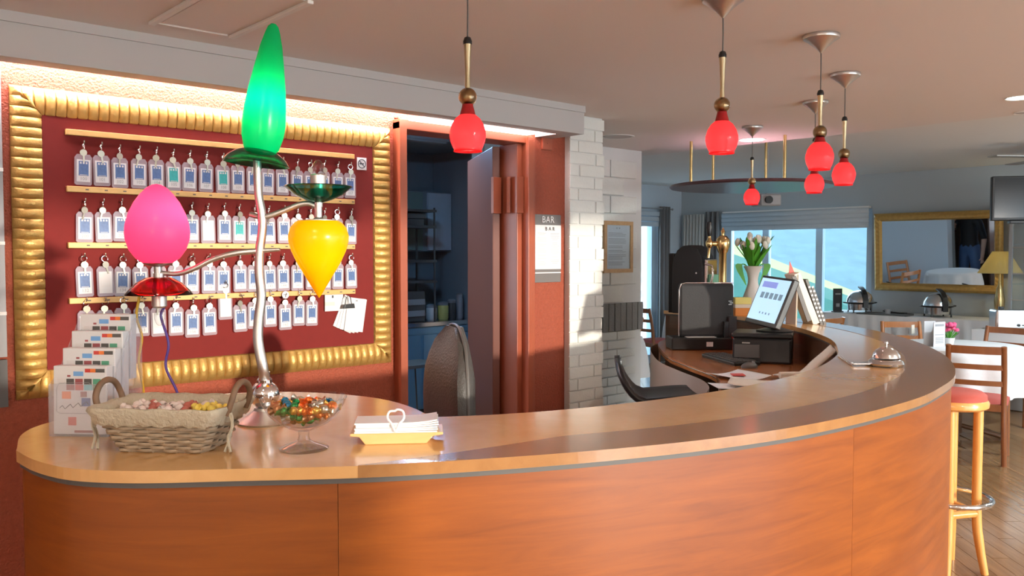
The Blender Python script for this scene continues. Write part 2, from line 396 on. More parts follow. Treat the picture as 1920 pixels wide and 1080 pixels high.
# floor planks laid on the diagonal
pm = MB().box((0, 0, -.003), (.90, .088, .006)).mesh('plank', 'plank')
cnt = 0
u = Vector((.7071, .7071, 0)); v = Vector((-.7071, .7071, 0))
for i in range(-60, 90):
    for j in range(0, 14):
        p = u*(j*.905+(i % 3)*.3+.2) + v*(i*.0905)
        r1 = (4.0 < p.x < 7.7 and .75 < p.y < 2.7 and p.y < p.x*.55-.1)
        r2 = (5.4 < p.x < 8.9 and 4.6 < p.y < 6.9 and .66 < p.y/p.x < .86)
        if (r1 or r2) and cnt < 290:
            ob('plank', pm, fl, loc=(p.x, p.y, 0), rz=PI/4+(.0 if (i+j) % 2 else PI)); cnt += 1
# door frame, door leaf
dr = struct('door_1', MB().bb(2.352, 2.392, 3.44, 3.655, 0, 2.135), 'redpaint', 'open red door with its frame')
a = MB(); a.bb(3.178, 3.218, 3.42, 3.60, 0, 2.135); a.bb(3.14, 3.178, 3.47, 3.62, 0, 2.10); a.build('door_jamb', 'redpaint', dr, bevel=.004)
MB().bb(3.218, 3.262, 3.455, 3.52, 0, 2.16).build('door_architrave', 'redpaint', dr, bevel=.004)
MB().bb(2.352, 3.218, 3.44, 3.6, 2.10, 2.15).build('door_head', 'redpaint', dr, bevel=.004)
MB().bb(-.021, .021, 0, .78, .01, 2.09).xf(T(3.10, 3.60, 0) @ RZ(-.50)).build('door_leaf', mat('shaded_red_door', (.17, .05, .03), .4), dr, bevel=.004)  # leaf paint darkened to stand for its shade
for z in (1.72, .35):
    a = MB(); a.bb(3.062, 3.12, 3.578, 3.60, z, z+.20); a.bb(3.125, 3.175, 3.455, 3.47, z, z+.20); a.tube([(3.122, 3.52, z), (3.122, 3.52, z+.2)], .012); a.build('hinge', 'redpaint', dr, bevel=.002)
MB().bb(2.392, 2.408, 3.46, 3.53, 1.70, 1.90).build('hinge', 'redpaint', dr, bevel=.002)
# kitchen contents
kc = thing('steel_cabinet', 'blue lit steel kitchen cabinet seen through the doorway', 'cabinet', (4.5, 6.3, 0))
MB().bb(-.75, .45, -.25, .38, .14, .86).build('cabinet_body', 'steelblue', kc); MB().bb(-.77, .47, -.28, .39, .86, .90).build('worktop', 'steel', kc, bevel=.004)
for x in (-.74, -.14): MB().bb(x+.0, x+.56, -.272, -.25, .16, .79).build('cabinet_door', 'steelblue', kc, bevel=.004)
MB().bb(-.75, .45, -.268, -.25, .80, .855).build('front_rail', 'steelblue', kc); MB().bb(-.72, .42, -.18, .36, 0, .14).build('plinth', 'black', kc)
sh = thing('kitchen_rack', 'dark shelf rack standing on the kitchen worktop by the door frame', 'rack', (4.36, 6.2, .90))
for z in (1.86, 1.72, 1.42, 1.24): MB().bb(-.32, .16, -.15, .15, z-.90, z-.878).build('shelf_board', 'darkgrey', sh)
for x in (-.31, .14):
    for y in (-.14, .13): MB().bb(x, x+.012, y, y+.012, 0, 1.0).build('upright', 'darkgrey', sh)
a = MB(); a.bb(4.15, 4.42, 6.1, 6.3, 1.742, 1.80); a.bb(4.15, 4.44, 6.1, 6.3, 1.803, 1.85); tag(a.build('storage_crates', 'darkgrey', bevel=.005), 'dark flat crates stacked on the second kitchen shelf', 'crate')
wc = thing('wall_cabinet', 'dim kitchen wall cabinet with a pale panel above the worktop', 'cabinet', (4.55, 6.55, 1.52))
MB().bb(-.5, .42, -.12, .14, 0, .55).build('cabinet_body', 'kitwall', wc); MB().bb(-.49, .08, -.14, -.12, .01, .54).build('cabinet_door', mat('green_grey_door', (.26, .34, .30), .5), wc, bevel=.003); MB().bb(.14, .41, -.14, -.12, .01, .54).build('cabinet_door', 'wallwhite', wc, bevel=.003)
for i, (x, c, h, r) in enumerate(((4.57, 'white', .13, .05), (4.70, 'yellowbox', .15, .05), (4.80, 'darkgrey', .17, .04), (4.89, 'grey', .22, .035))):
    q = thing('kitchen_jar', ('white tub', 'yellow tub', 'dark canister', 'tall grey bottle')[i]+' on the kitchen worktop', 'jar', (x, 6.2, .90))
    MB().lathe([(r*.85, 0), (r, .01), (r, h*.8), (r*.9, h*.86)], 14).build('jar_body', c, q, smooth=40); MB().lathe([(r*.95, h*.86), (r*.95, h), (r*.6, h+.01)], 14).build('lid', 'grey', q, smooth=40)
kb = thing('bread_case', 'dark slatted case standing on the kitchen worktop', 'case', (4.28, 6.2, .90))
MB().bb(-.15, .15, -.10, .10, 0, .27).build('case_body', 'darkgrey', kb, bevel=.01)
for z in (.05, .15): MB().bb(-.14, .14, -.112, -.10, z, z+.05).build('slat', 'grey', kb)
kt = thing('added_cupboard', 'added dark wooden cupboard darkening the reflection behind the standing person', 'cupboard', (2.75, 6.0, 0)); MB().bb(-.5, .45, -.42, .65, 0, 2.3).build('cupboard_body', 'darkwood', kt)  # cupboard added as dark backing for the mirrored doorway
for y in (-.41, .12): MB().bb(.45, .47, y, y+.52, .08, 2.25).build('cupboard_door', 'darkwood', kt, bevel=.004)
wt = thing('wire_shelf_table', 'low dark shelf with wire legs just inside the kitchen door', 'table', (3.45, 4.98, .0))
MB().bb(-.2, .22, -.14, .14, .70, .722).build('shelf_board', 'darkgrey', wt)
for x in (-.16, .18):
    for y in (-.1, .1): MB().tube([(x, y, 0), (x*.8, y, .70)], .006, 6).build('leg', 'darkgrey', wt)
kl = thing('strip_light', 'dim strip light on the kitchen ceiling', 'light', (3.9, 5.5, 2.45)); MB().bb(-.3, .3, -.05, .05, -.06, 0).build('housing', 'grey', kl)
MB().bb(-.28, .28, -.035, .035, -.075, -.06).build('diffuser', 'grey', kl)
fill_strip = thing('strip_light', 'added blue white strip light hidden over the kitchen entrance', 'light', (3.3, 4.5, 2.45)); MB().bb(-.3, .3, -.05, .05, -.06, 0).build('housing', 'grey', fill_strip); MB().bb(-.28, .28, -.04, .04, -.078, -.06).build('diffuser', emit('added_kitchen_strip', (.28, .58, 1), 170), fill_strip)  # hidden strip added to throw blue light on the cabinets

# cove tube behind the beam
tl = thing('tube_lamp', 'bright cove tube lamp hidden behind the ceiling beam', 'light', (1.7, 3.435, 2.240))
MB().bb(-1.35, 1.52, -.05, .05, .03, .055).build('lamp_housing', 'white', tl)
MB().tube([(-1.33, 0, 0), (1.5, 0, 0)], .018, 10).build('lamp_tube', 'bulbglow', tl, smooth=60)
MB().bb(2.40, 3.18, 3.335, 3.435, 2.142, 2.150).build('diffuser', emit('cove_diffuser', (1, .94, .92), 3), tl, loc=(-1.7, -3.435, -2.240))

# ------------------------------------------------------------------ key board
kbd = thing('key_board', 'large red key board in a ribbed gold frame', 'key board', (1.518, YK, .968))
ox, oz = 1.518, .968
MB().bb(.81-ox, 2.22-ox, -.022, -.004, 1.07-oz, 2.01-oz).build('felt_panel', 'felt', kbd)
def ribbar(L, n, w=.105, flip=False):
    # bar along x with scalloped ribs; mitred ends; local y<0 faces out, z outwards from the picture
    a = MB(); per = 14; N = n*per; rows = []
    prof = [(0, .012), (.012, .030), (.03, .042), (.055, .045), (.08, .038), (.098, .028), (.105, .012)]
    for t, h in prof:
        row = []
        for i in range(N+1):
            ph = (i/per) % 1.0
            x = max(-L/2+t, min(L/2-t, -L/2+L*i/N))
            s = h*(.70+.30*math.sqrt(max(0, math.sin(PI*ph)))) if .011 < t < .1 else h
            row.append((x, -s, -t))
        rows.append(row)
    a.sheet(rows)
    b = [(-L/2, 0, 0), (L/2, 0, 0), (L/2, -.012, 0), (-L/2, -.012, 0)]; a.add(b, [(0, 1, 2, 3)])
    t = prof[-1][0]; a.add([(-L/2+t, -.012, -t), (L/2-t, -.012, -t), (L/2-t, 0, -t), (-L/2+t, 0, -t)], [(0, 1, 2, 3)])
    return a
FWd, FHt = 1.617, 1.135
for nm, L, n, Mx in (('frame_top', FWd, 44, T(0, 0, FHt)), ('frame_bottom', FWd, 44, RY(PI)), ('frame_left', FHt, 31, T(-FWd/2, 0, FHt/2) @ RY(-PI/2)), ('frame_right', FHt, 31, T(FWd/2, 0, FHt/2) @ RY(PI/2))):
    ribbar(L, n).xf(Mx).build(nm, 'gold', kbd, smooth=35)
for i, z in enumerate((1.949, 1.739, 1.530, 1.322)):
    MB().bb(.885-ox, 2.112-ox, -.040, -.022, z-.011-oz, z+.011-oz).build('key_rail', 'rail', kbd, bevel=.002)
mk = MB().box((0, 0, 0), (.011, .002, .004)).mesh('mark', 'ink')
COLX = [.942+i*.0675 for i in range(18)]
for z in (1.739, 1.530, 1.322):
    for i, x in enumerate(COLX): ob('rail_mark', mk, kbd, loc=(x-ox+.012, -.0405, z-oz))
hk = MB().tube([(0, 0, 0), (0, -.022, 0), (0, -.028, .006), (0, -.028, .014)], .0022, 6).mesh('hook', 'brasskey', 60)
ns = thing('no_smoking_sign', 'small square no smoking sign at the key board corner', 'sign', (2.158, 3.474, 1.92))
MB().box((0, 0, 0), (.052, .004, .058)).build('sign_plate', 'paper', ns, bevel=.001)
MB().tube([(.02*math.cos(t*PI/12), -.003, .02*math.sin(t*PI/12)) for t in range(24)], .002, 6, True).build('ring', 'ink', ns)
MB().tube([(-.014, -.003, .014), (.014, -.003, -.014)], .002, 6).build('slash', 'ink', ns); MB().bb(-.012, .010, -.004, -.002, -.003, .003).build('cigarette', 'ink', ns)

# key fobs
def fob_meshes():
    d = {}
    pl = [(-.025, -.115), (.025, -.115), (.030, -.110), (.030, -.012), (.022, 0), (-.022, 0), (-.030, -.012), (-.030, -.110)]
    d['tag'] = MB().prism(pl, 0, .007).xf(RX(PI/2)).mesh('tag', 'tag')
    d['card'] = MB().bb(-.0235, .0235, -.0085, -.007, -.103, -.020).mesh('card', 'paper')
    for k, m in (('blue', 'blueprint'), ('teal', 'tealprint'), ('white', 'palep')):
        a = MB(); a.bb(-.017, .017, -.0092, -.0085, -.080, -.026); d['pic_'+k] = a.mesh('picture', m)
    a = MB()
    for x in (-.010, 0, .010): a.bb(x-.003, x+.003, -.0096, -.0092, -.036, -.029)
    a.bb(-.013, .013, -.0096, -.0092, -.078, -.076); d['stars'] = a.mesh('picture_mark', 'palep')
    a = MB(); a.lathe([(.0125, -.0012), (.0125, .0012)], 14, M3=Matrix.Rotation(PI/2, 3, 'X')); a.bb(-.003, .003, -.001, .001, -.036, -.01); d['key'] = a.mesh('key', 'brasskey', 40)
    d['ring'] = MB().tube([(.011*math.cos(t*PI/8), 0, .011*math.sin(t*PI/8)) for t in range(16)], .0017, 6, True).mesh('ring', 'chrome', 60)
    return d
FM = fob_meshes()
ORD = ['first', 'second', 'third', 'fourth', 'fifth', 'sixth', 'seventh', 'eighth', 'ninth', 'tenth', 'eleventh', 'twelfth', 'thirteenth', 'fourteenth', 'fifteenth', 'sixteenth', 'seventeenth', 'last']
ROWN = ['top', 'second', 'third', 'bottom']
rowz = [1.868, 1.658, 1.450, 1.283]
def make_fob(r, i, x, z, kind, front_ring, num):
    col = {'blue': 'blue', 'teal': 'teal green', 'white': 'blank white'}[kind]
    t = thing('key_fob', f'clear room key fob with {col} card, {ORD[i]} from left in the {ROWN[r]} key row', 'key fob', (x, YK-.030, z), 0, 'room key fobs on the red board')
    ty = random.uniform(-.03, .03); t.rotation_euler.y = ty
    ob('fob_tag', FM['tag'], t); c = ob('fob_card', FM['card'], t); ob('picture', FM['pic_'+kind], c)
    if kind != 'white': ob('picture_mark', FM['stars'], c)
    if num: text(num, .017, 'inkgrey', c, (0, -.0089, -.0915), 'number', .0004)
    k = ob('key', FM['key'], t, loc=(random.uniform(-.003, .003), -.011, .006)); k.rotation_euler.y = random.uniform(-.3, .3); k.rotation_euler.z = random.uniform(-.25, .25)
    rg = ob('key_ring', FM['ring'], t, loc=(0, -.010, .029)); rg.rotation_euler.z = random.uniform(-.3, .3) if front_ring else PI/2-random.uniform(.2, .5)
    ob('hook', hk, kbd, loc=(x-ox, -.022, z+.036-oz)); return t
for r in range(4):
    for i in range(18):
        if r == 3 and i in (15, 16, 17): continue
        kind = 'blue'
        if (r, i) in ((0, 5), (0, 8), (1, 9)): kind = 'teal'
        if (r, i) in ((1, 7), (2, 1), (3, 4), (3, 8)): kind = 'white'
        fr = (r, i) in ((0, 9), (0, 14), (0, 17), (1, 16), (2, 17)) or (r == 2 and i < 8) or (r == 3 and i not in (6, 10, 11, 13))
        dz = random.uniform(-.003, .003)
        if r == 3: dz = random.uniform(-.012, .012)+(.045 if i == 8 else 0)
        num = None
        if r == 0 and i < 7: num = str(100+i)
        elif kind != 'white': num = str([100, 200, 132, 150][r]+i)
        make_fob(r, i, COLX[i]+random.uniform(-.004, .004), rowz[r]+dz, kind, fr, num)
cl = thing('disc_tag', 'round white tag with dark hands in the bottom key row', 'tag', (COLX[12]+.0, 3.452, 1.318))
MB().lathe([(.0165, -.001), (.0165, .001)], 20, M3=Matrix.Rotation(PI/2, 3, 'X')).build('disc', 'paper', cl); a = MB(); a.box((0, -.002, -.005), (.002, .001, .012)); a.box((-.004, -.002, .001), (.012, .001, .002)); a.build('hands', 'ink', cl)
nc = thing('price_card', 'small printed card pinned beside the note sheets on the board', 'card', (1.995, 3.470, 1.235))
MB().bb(-.04, .055, -.002, .002, 0, .085).build('card_sheet', 'paper', nc); MB().bb(-.04, .01, -.003, -.002, .025, .042).build('stripe', 'cream', nc); MB().bb(-.004, .004, -.003, -.002, .06, .072).build('mark', 'ink', nc)
bc = thing('binder_clip', 'black wire binder clip hanging by the white note sheets', 'clip', (2.062, 3.448, 1.25))
a = MB(); a.prism([(-.028, -.004), (.030, -.004), (.026, .018), (-.022, .014)], 0, .016).xf(RX(PI/2)); a.build('clip_body', 'black', bc, bevel=.002)
MB().tube([(-.018, -.006, .014), (-.012, -.008, .045), (0, -.008, .055), (.010, -.008, .045), (.016, -.006, .016)], .002, 6).build('clip_wire', 'black', bc, smooth=60)
for k, (ang, dx) in enumerate(((-.42, -.012), (-.33, -.008), (-.24, -.004), (-.12, 0), (.14, .004))):
    s = thing('note_sheet', ['backmost tilted', 'second tilted', 'third tilted', 'fourth tilted', 'front'][k]+' white sheet of the fan pinned on the board', 'paper', (2.115+dx, 3.474-k*.003, 1.29), group='note sheets on the board')
    MB().bb(-.045, .055, -.001, .001, -.155, 0).xf(RY(-ang if k < 4 else .16)).build('sheet', 'paper', s); MB().sphere((0, -.003, -.012), .003, 8, 6).build('pin', 'chrome', s)

# grey glazed panel at the left edge
gp = thing('glazed_panel', 'grey glazed panel at the left edge of the key wall', 'panel', (.55, 3.49, .95))
MB().bb(-.5, .130, -.02, 0, .18, 1.2).build('panel_glass', 'grey', gp)
for z in (.33, .58, .84, 1.18): MB().bb(-.5, .130, -.028, -.02, z, z+.012).build('glazing_bar', 'white', gp)
MB().bb(-.5, .130, -.02, 0, .0, .17).build('lower_panel', 'darkgrey', gp)

# BAR menu board
br = thing('bar_menu_board', 'grey BAR menu board on the red wall', 'sign', (3.388, 3.485, 1.335))
MB().bb(-.105, .105, 0, .012, 0, .385).build('backboard', 'signgrey', br, bevel=.002)
MB().bb(-.102, .102, -.004, 0, .075, .325).build('menu_sheet', 'paper', br); MB().bb(-.102, .102, -.004, 0, .052, .058).build('white_strip', 'paper', br)
text('BAR', .052, 'paper', br, (0, -.003, .355), spacing=1.05); text('BAR', .030, 'ink', br, (.012, -.006, .303), spacing=1.7)
a = MB()
for c in (-.05, .052):
    z = .278; 
    while z > .09:
        w = random.choice((.05, .065, .07, .04)); a.bb(c-w/2, c+w/2, -.0048, -.004, z, z+.0022); z -= random.choice((.009, .009, .009, .018))
a.build('menu_lines', 'inkgrey', br)
bx = thing('junction_box', 'red painted square box high on the red wall above the menu board', 'box', (3.385, 3.485, 2.085)); MB().bb(-.038, .038, 0, .018, 0, .075).build('cover', 'redpaint', bx, bevel=.004); MB().sphere((0, -.001, .037), .004, 8, 6).build('screw', 'redpaint', bx)
# framed notice on the pale brick wall
p0 = ony(1131, 413, 4.325); p1 = ony(1185, 413, 4.325)
fn = thing('framed_notice', 'typed notice in a pale oak frame on the brick wall', 'notice', (4.945, 4.322, 1.352))
w, h = .165, .392
a = MB(); a.bb(-w, -w+.03, -.014, .004, 0, h); a.bb(w-.03, w, -.014, .004, 0, h); a.bb(-w+.03, w-.03, -.014, .004, 0, .03); a.bb(-w+.03, w-.03, -.014, .004, h-.03, h); a.build('oak_frame', 'oak', fn)
MB().bb(-w+.03, w-.03, -.004, .002, .03, h-.03).build('notice_sheet', 'paper', fn); MB().bb(-w+.03, w-.03, -.010, -.008, .03, h-.03).build('pane', 'pane', fn)
a = MB(); a.bb(-.022, -.008, -.0048, -.004, .335, .345); a.bb(.008, .022, -.0048, -.004, .335, .345)
z = .30
while z > .05:
    wd = random.choice((.1, .095, .08)); a.bb(-.11, -.11+wd*2, -.0048, -.004, z, z+.004); z -= random.choice((.011, .011, .022))
a.build('notice_lines', 'inkgrey', fn)
for i, z in enumerate((2.105, 1.80)):
    q = thing('cable_clip', ('upper', 'lower')[i]+' small black clip on the pale brick wall', 'clip', (4.70, 4.325, z)); MB().bb(-.03, .022, -.008, .0, 0, .014).build('clip_body', 'black', q, bevel=.002); MB().sphere((.028, -.004, .007), .007, 8, 6).build('clip_head', 'black', q)
# ceiling hatch
hz = CZ
hc = thing('ceiling_hatch', 'square access hatch in the beige ceiling over the key board', 'hatch', (1.20, 2.76, hz))
MB().bb(-.115, .115, -.28, .27, -.004, 0).build('hatch_panel', 'ceil', hc)
for x in (-.15, .135): MB().bb(x, x+.022, -.30, .30, -.012, 0).build('hatch_trim', 'white', hc, bevel=.003)
for y in (-.30, .285): MB().bb(-.128, .128, y, y+.015, -.006, 0).build('hatch_trim', 'ceil', hc)

# ------------------------------------------------------------------ reception counter
HC = 1.10
OUT = cr([(.394, 1.95), (.403, 1.834), (.437, 1.721), (.52, 1.62), (.66, 1.515), (.845, 1.38), (1.05, 1.265), (1.27, 1.165), (1.495, 1.085), (1.72, 1.03), (1.93, 1.003), (2.157, .992), (2.427, 1.002), (2.66, 1.04), (2.86, 1.085), (3.05, 1.15), (3.26, 1.24), (3.524, 1.378), (3.87, 1.607), (4.155, 1.848), (4.40, 2.11), (4.62, 2.42), (4.83, 2.80), (5.0, 3.2), (5.07, 3.5), (5.10, 3.75)], 6)
INN = cr([(4.78, 3.75), (4.77, 3.5), (4.71, 3.15), (4.517, 2.765), (4.192, 2.373), (3.913, 2.1), (3.669, 1.91), (3.376, 1.738), (3.19, 1.645), (2.883, 1.535), (2.604, 1.472), (2.334, 1.442), (2.069, 1.442), (1.79, 1.475), (1.549, 1.53), (1.365, 1.60), (1.235, 1.675)], 6)
BLOB = cr([(1.235, 1.675), (1.275, 1.82), (1.287, 1.966), (1.252, 2.104), (1.173, 2.237), (1.07, 2.32), (.94, 2.36), (.73, 2.33), (.531, 2.234), (.443, 2.126), (.394, 1.95)], 6)
POLY = OUT + INN + BLOB[1:-1]
ct = thing('reception_counter', 'long curved orange wood reception counter', 'counter')
sl = MB().prism([(p.x, p.y) for p in POLY], HC-.023, HC).build('counter_top', 'counter', ct)
inner_b = offs(OUT, .15); st = 30
ends = [30, 52, 74, 96, 116, 134, 150]
for a0, a1 in zip(ends[:-1], ends[1:]):
    seg = OUT[a0:a1+1]; ins = inner_b[a0:a1+1]
    if a0 == 30: ins = [seg[i]+(ins[i]-seg[i])*min(1, i/12+.02) for i in range(len(seg))]
    sg = [p for p in offs(OUT, -.0012)[a0:a1+1]]
    poly = [(p.x, p.y) for p in sg] + [(p.x, p.y) for p in reversed(ins)]
    MB().prism(poly, HC-.0225, HC+.0012).build('edge_band', 'band', ct)
body = offs(POLY, .016, True)
n = len(body); a = MB(); vs = [(p.x, p.y, .0) for p in body]+[(p.x, p.y, HC-.024) for p in body]
a.add(vs, [(i, (i+1) % n, (i+1) % n+n, i+n) for i in range(n)]); a.build('carcass', 'darkwood', ct)
ring = offs(POLY, .006, True); a = MB(); vs = [(p.x, p.y, HC-.034) for p in ring]+[(p.x, p.y, HC-.023) for p in ring]
a.add(vs, [(i, (i+1) % n, (i+1) % n+n, i+n) for i in range(n)]); a.build('metal_strip', 'darkgrey', ct)
FR = (BLOB[-20:-1] + OUT); off1 = offs(FR, .010); off2 = offs(FR, .0155)
cuts = [0, 48, 82, 110, 140, len(FR)-1]
for c0, c1 in zip(cuts[:-1], cuts[1:]):
    p = off1[c0:c1+1]; q = off2[c0:c1+1]
    e = (p[1]-p[0]).normalized()*.001; p = [v.copy() for v in p]; p[0] = p[0]+e
    poly = [(v.x, v.y) for v in p] + [(v.x, v.y) for v in reversed(q)]
    MB().prism(poly, .05, HC-.034).build('front_panel', 'front', ct, smooth=30)
# staff desk behind the counter
HD = .92
dpts = [onz(px, py, HD) for px, py in ((1234, 644), (1250, 666), (1288, 683), (1334, 700), (1351, 714), (1352, 731))]
dedge = [(p.x, p.y) for p in dpts]
dsk_in = cr([(4.62, 3.60)] + dedge + [(2.9, 1.78)], 5)
dsk_out = [v for v in offs(INN, .03)]
dsk_out = [p for p in dsk_out if 2.85 < p.x and p.y < 3.62]
dk = thing('staff_desk', 'lower orange wood staff desk inside the curved counter', 'desk')
poly = [(p.x, p.y) for p in dsk_in] + [(p.x, p.y) for p in reversed(dsk_out)]
MB().prism(poly, HD-.03, HD).build('desk_top', 'desk', dk)
lip = offs(dsk_in, .006); a = MB()
a.tube([Vector((p.x, p.y, HD-.012)) for p in lip], .5*.014, 8).build('edge_trim', 'chrome', dk, smooth=60)
pin = offs(dsk_in, -.05); a = MB(); k = len(pin)
vs = [(p.x, p.y, .0) for p in pin]+[(p.x, p.y, HD-.03) for p in pin]; a.add(vs, [(i, i+1, i+1+k, i+k) for i in range(k-1)]); a.build('desk_panel', mat('beige_panel', (.42, .36, .31), .5), dk, smooth=40)

# ------------------------------------------------------------------ three-armed lamp
def circ(d, px, py): return dep(px, py, d)
LD = 1.99
def lp(px, py, dd=0): return dep(px, py, LD+dd)
lbase = onz(497, 792, HC); LB = Vector((lbase.x, lbase.y, HC))
lm = thing('table_lamp', 'silver lamp with green pink and yellow glass shades on the counter', 'lamp', LB)
LI = Matrix.Translation(-LB)
def L3(px, py, dd=0): return lp(px, py, dd) - LB
MB().lathe([(.062, 0), (.064, .004), (.058, .008), (.04, .018), (.026, .030), (.024, .036)], 32).build('base', 'silver', lm, smooth=30)
MB().sphere((0, 0, .066), .034, 24, 14).build('base_ball', 'chrome', lm, smooth=60)
ss = [(.016, .098), (.012, .104), (.012, .112)]; MB().lathe([(.018, .094), (.018, .102), (.013, .108), (.013, .120)], 20).build('collar', 'chrome', lm, smooth=30)
st_pts = cr([Vector((0, 0, .10)), L3(493, 690), L3(484, 640), L3(485, 600), L3(490, 555), L3(486, 510), L3(487, 470), L3(492, 430), L3(491, 400), L3(485, 365), L3(483, 330), L3(482, 296)], 5)
MB().tube(st_pts, [.0122-.003*i/len(st_pts) for i in range(len(st_pts))], 12).build('stem', 'silver', lm, smooth=60)
def tilt(frm, to):
    d = (to-frm).normalized(); return d.to_track_quat('Z', 'Y').to_matrix()
# green cone
g0, g1 = L3(489, 288), L3(513, 44); R3 = tilt(g0, g1); hgt = (g1-g0).length
gp_ = [(.030, 0), (.040, .012), (.0475, .04), (.050, .07), (.048, .105), (.042, .15), (.034, .20), (.025, .25), (.017, .28), (.012, .294), (.006, hgt*.995), (.0005, hgt)]
gp_ = [(r, z*hgt/.302 if z < .3 else z) for r, z in gp_]
MB().openlathe(gp_, 32, g0, R3).build('green_shade', 'greenshade', lm, smooth=60)
MB().openlathe([(.012, .010), (.03, .010), (.05, .002), (.066, -.010), (.075, -.022), (.076, -.021), (.067, -.008), (.05, .005), (.03, .013), (.012, .013)], 32, L3(482, 290), R3).build('green_saucer', 'greenglass', lm, smooth=60)
light('green_bulb', 'POINT', g0+(g1-g0)*.38, .36, (.6, 1, .7), lm, .015)
# lower arm and pink egg
pk = L3(296, 494, -.02)
arm = cr([L3(525, 468, .0), L3(490, 470), L3(440, 475, -.01), L3(400, 486, -.015), L3(365, 503, -.02), L3(335, 513, -.02), L3(300, 512, -.02)], 5)
MB().tube(arm, [.004+.0035*min(1, i/8) if i < 8 else .0075-.002*i/len(arm) for i in range(len(arm))], 10).build('lower_arm', 'silver', lm, smooth=60)
eg = [(.030, 0), (.048, .012), (.062, .032), (.0695, .055), (.071, .07), (.069, .09), (.062, .115), (.050, .14), (.036, .16), (.022, .174), (.010, .181), (.0005, .183)]
MB().openlathe(eg, 32, pk).build('pink_shade', 'pinkshade', lm, smooth=60)
MB().lathe([(.009, -.03), (.009, -.008), (.030, -.002), (.034, .001), (.030, .002)], 20, pk).build('pink_shade_holder', 'silver', lm, smooth=30)
rs = L3(298, 527, -.02)
MB().openlathe([(.012, .006), (.03, .004), (.05, -.008), (.066, -.024), (.074, -.032), (.0745, -.030), (.066, -.020), (.05, -.004), (.03, .008), (.012, .009)], 32, rs).build('red_saucer', 'redglass', lm, smooth=60)
MB().lathe([(.012, .018), (.0125, -.005), (.0165, -.03), (.0165, -.058), (.012, -.062)], 20, rs).build('pink_socket', 'silver', lm, smooth=30)
MB().sphere(rs+Vector((0, 0, -.082)), .0115, 14, 10, (1, 1, 1.9)).build('lower_bulb', 'glass', lm, smooth=60)
light('pink_bulb', 'POINT', pk+Vector((0, 0, .10))+RT*.012, .42, (1, .55, .45), lm, .015)
# upper arm and yellow drop
yt = L3(597, 414, .0)
arm = cr([L3(470, 402, .01), L3(495, 407), L3(530, 396), L3(560, 384), L3(580, 382), L3(597, 390)], 5)
MB().tube(arm, .0065, 10).build('upper_arm', 'silver', lm, smooth=60)
yd = [(.0005, -.180), (.006, -.172), (.018, -.152), (.034, -.125), (.050, -.098), (.063, -.070), (.069, -.048), (.0695, -.034), (.064, -.016), (.054, -.004), (.047, 0)]
MB().openlathe(yd, 32, yt).build('yellow_shade', 'yellowshade', lm, smooth=60)
MB().lathe([(.047, -.001), (.047, .001), (.012, .004), (.0085, .008), (.0085, .05)], 24, yt).build('yellow_shade_cap', 'silver', lm, smooth=30)
gd = L3(597, 380, 0)
MB().openlathe([(.010, 0), (.03, .006), (.055, .018), (.074, .034), (.079, .037), (.076, .039), (.055, .023), (.03, .011), (.010, .005)], 32, gd).build('green_dish', 'greenglass', lm, smooth=60)
MB().lathe([(.010, -.01), (.010, .01), (.0185, .014), (.0185, .063), (.016, .066)], 20, gd).build('upper_socket', 'silver', lm, smooth=30)
MB().sphere(gd+Vector((0, 0, .078)), .0135, 14, 10, (1, 1, 1.6)).build('upper_bulb', 'glass', lm, smooth=60)
light('yellow_bulb', 'POINT', yt+Vector((0, 0, -.06)), .12, (1, .8, .4), lm, .02)
def cordpts(L, z_end): return cr([L3(x, y, d) for x, y, d in L], 6)
MB().tube(cordpts([(262, 535, .03), (261, 557, .03), (256, 594, .03), (266, 632, .03), (260, 677, .03), (268, 725, .03), (276, 790, -.04)], 0), .0032, 8).build('yellow_cord', 'cordy', lm, smooth=60)
MB().tube(cordpts([(310, 560, 0), (308, 575, 0), (302, 594, 0), (316, 644, 0), (311, 688, 0), (333, 738, 0), (342, 795, -.02)], 0), .0032, 8).build('purple_cord', 'cordb', lm, smooth=60)

# ------------------------------------------------------------------ leaflet holder
lf = onz(150, 818, HC); LFR = RC-.06
lh = thing('leaflet_holder', 'clear stepped leaflet holder at the left end of the counter', 'leaflet holder', (lf.x, lf.y, HC), LFR)
tiers = [(0, 0), (.036, .035), (.072, .070), (.108, .106)]
MB().bb(-.066, .066, -.005, .15, 0, .003).build('holder_base', 'clear', lh)
for y, z in tiers: MB().bb(-.066, .066, y-.004, y-.002, z*.9, z+.115).xf(Matrix.Identity(4)).build('tier_front', 'clear', lh)
a = MB(); pr = [(-.005, 0), (.15, 0), (.15, .25), (.12, .25), (.036, .14), (-.005, .11)]
for x in (-.067, .065): a.add([(x, p[0], p[1]) for p in pr]+[(x+.002, p[0], p[1]) for p in pr], [(0, 1, 2, 3, 4, 5), (11, 10, 9, 8, 7, 6)]+[(i, i+6, (i+1) % 6+6, (i+1) % 6) for i in range(6)])
a.build('holder_side', 'clear', lh)
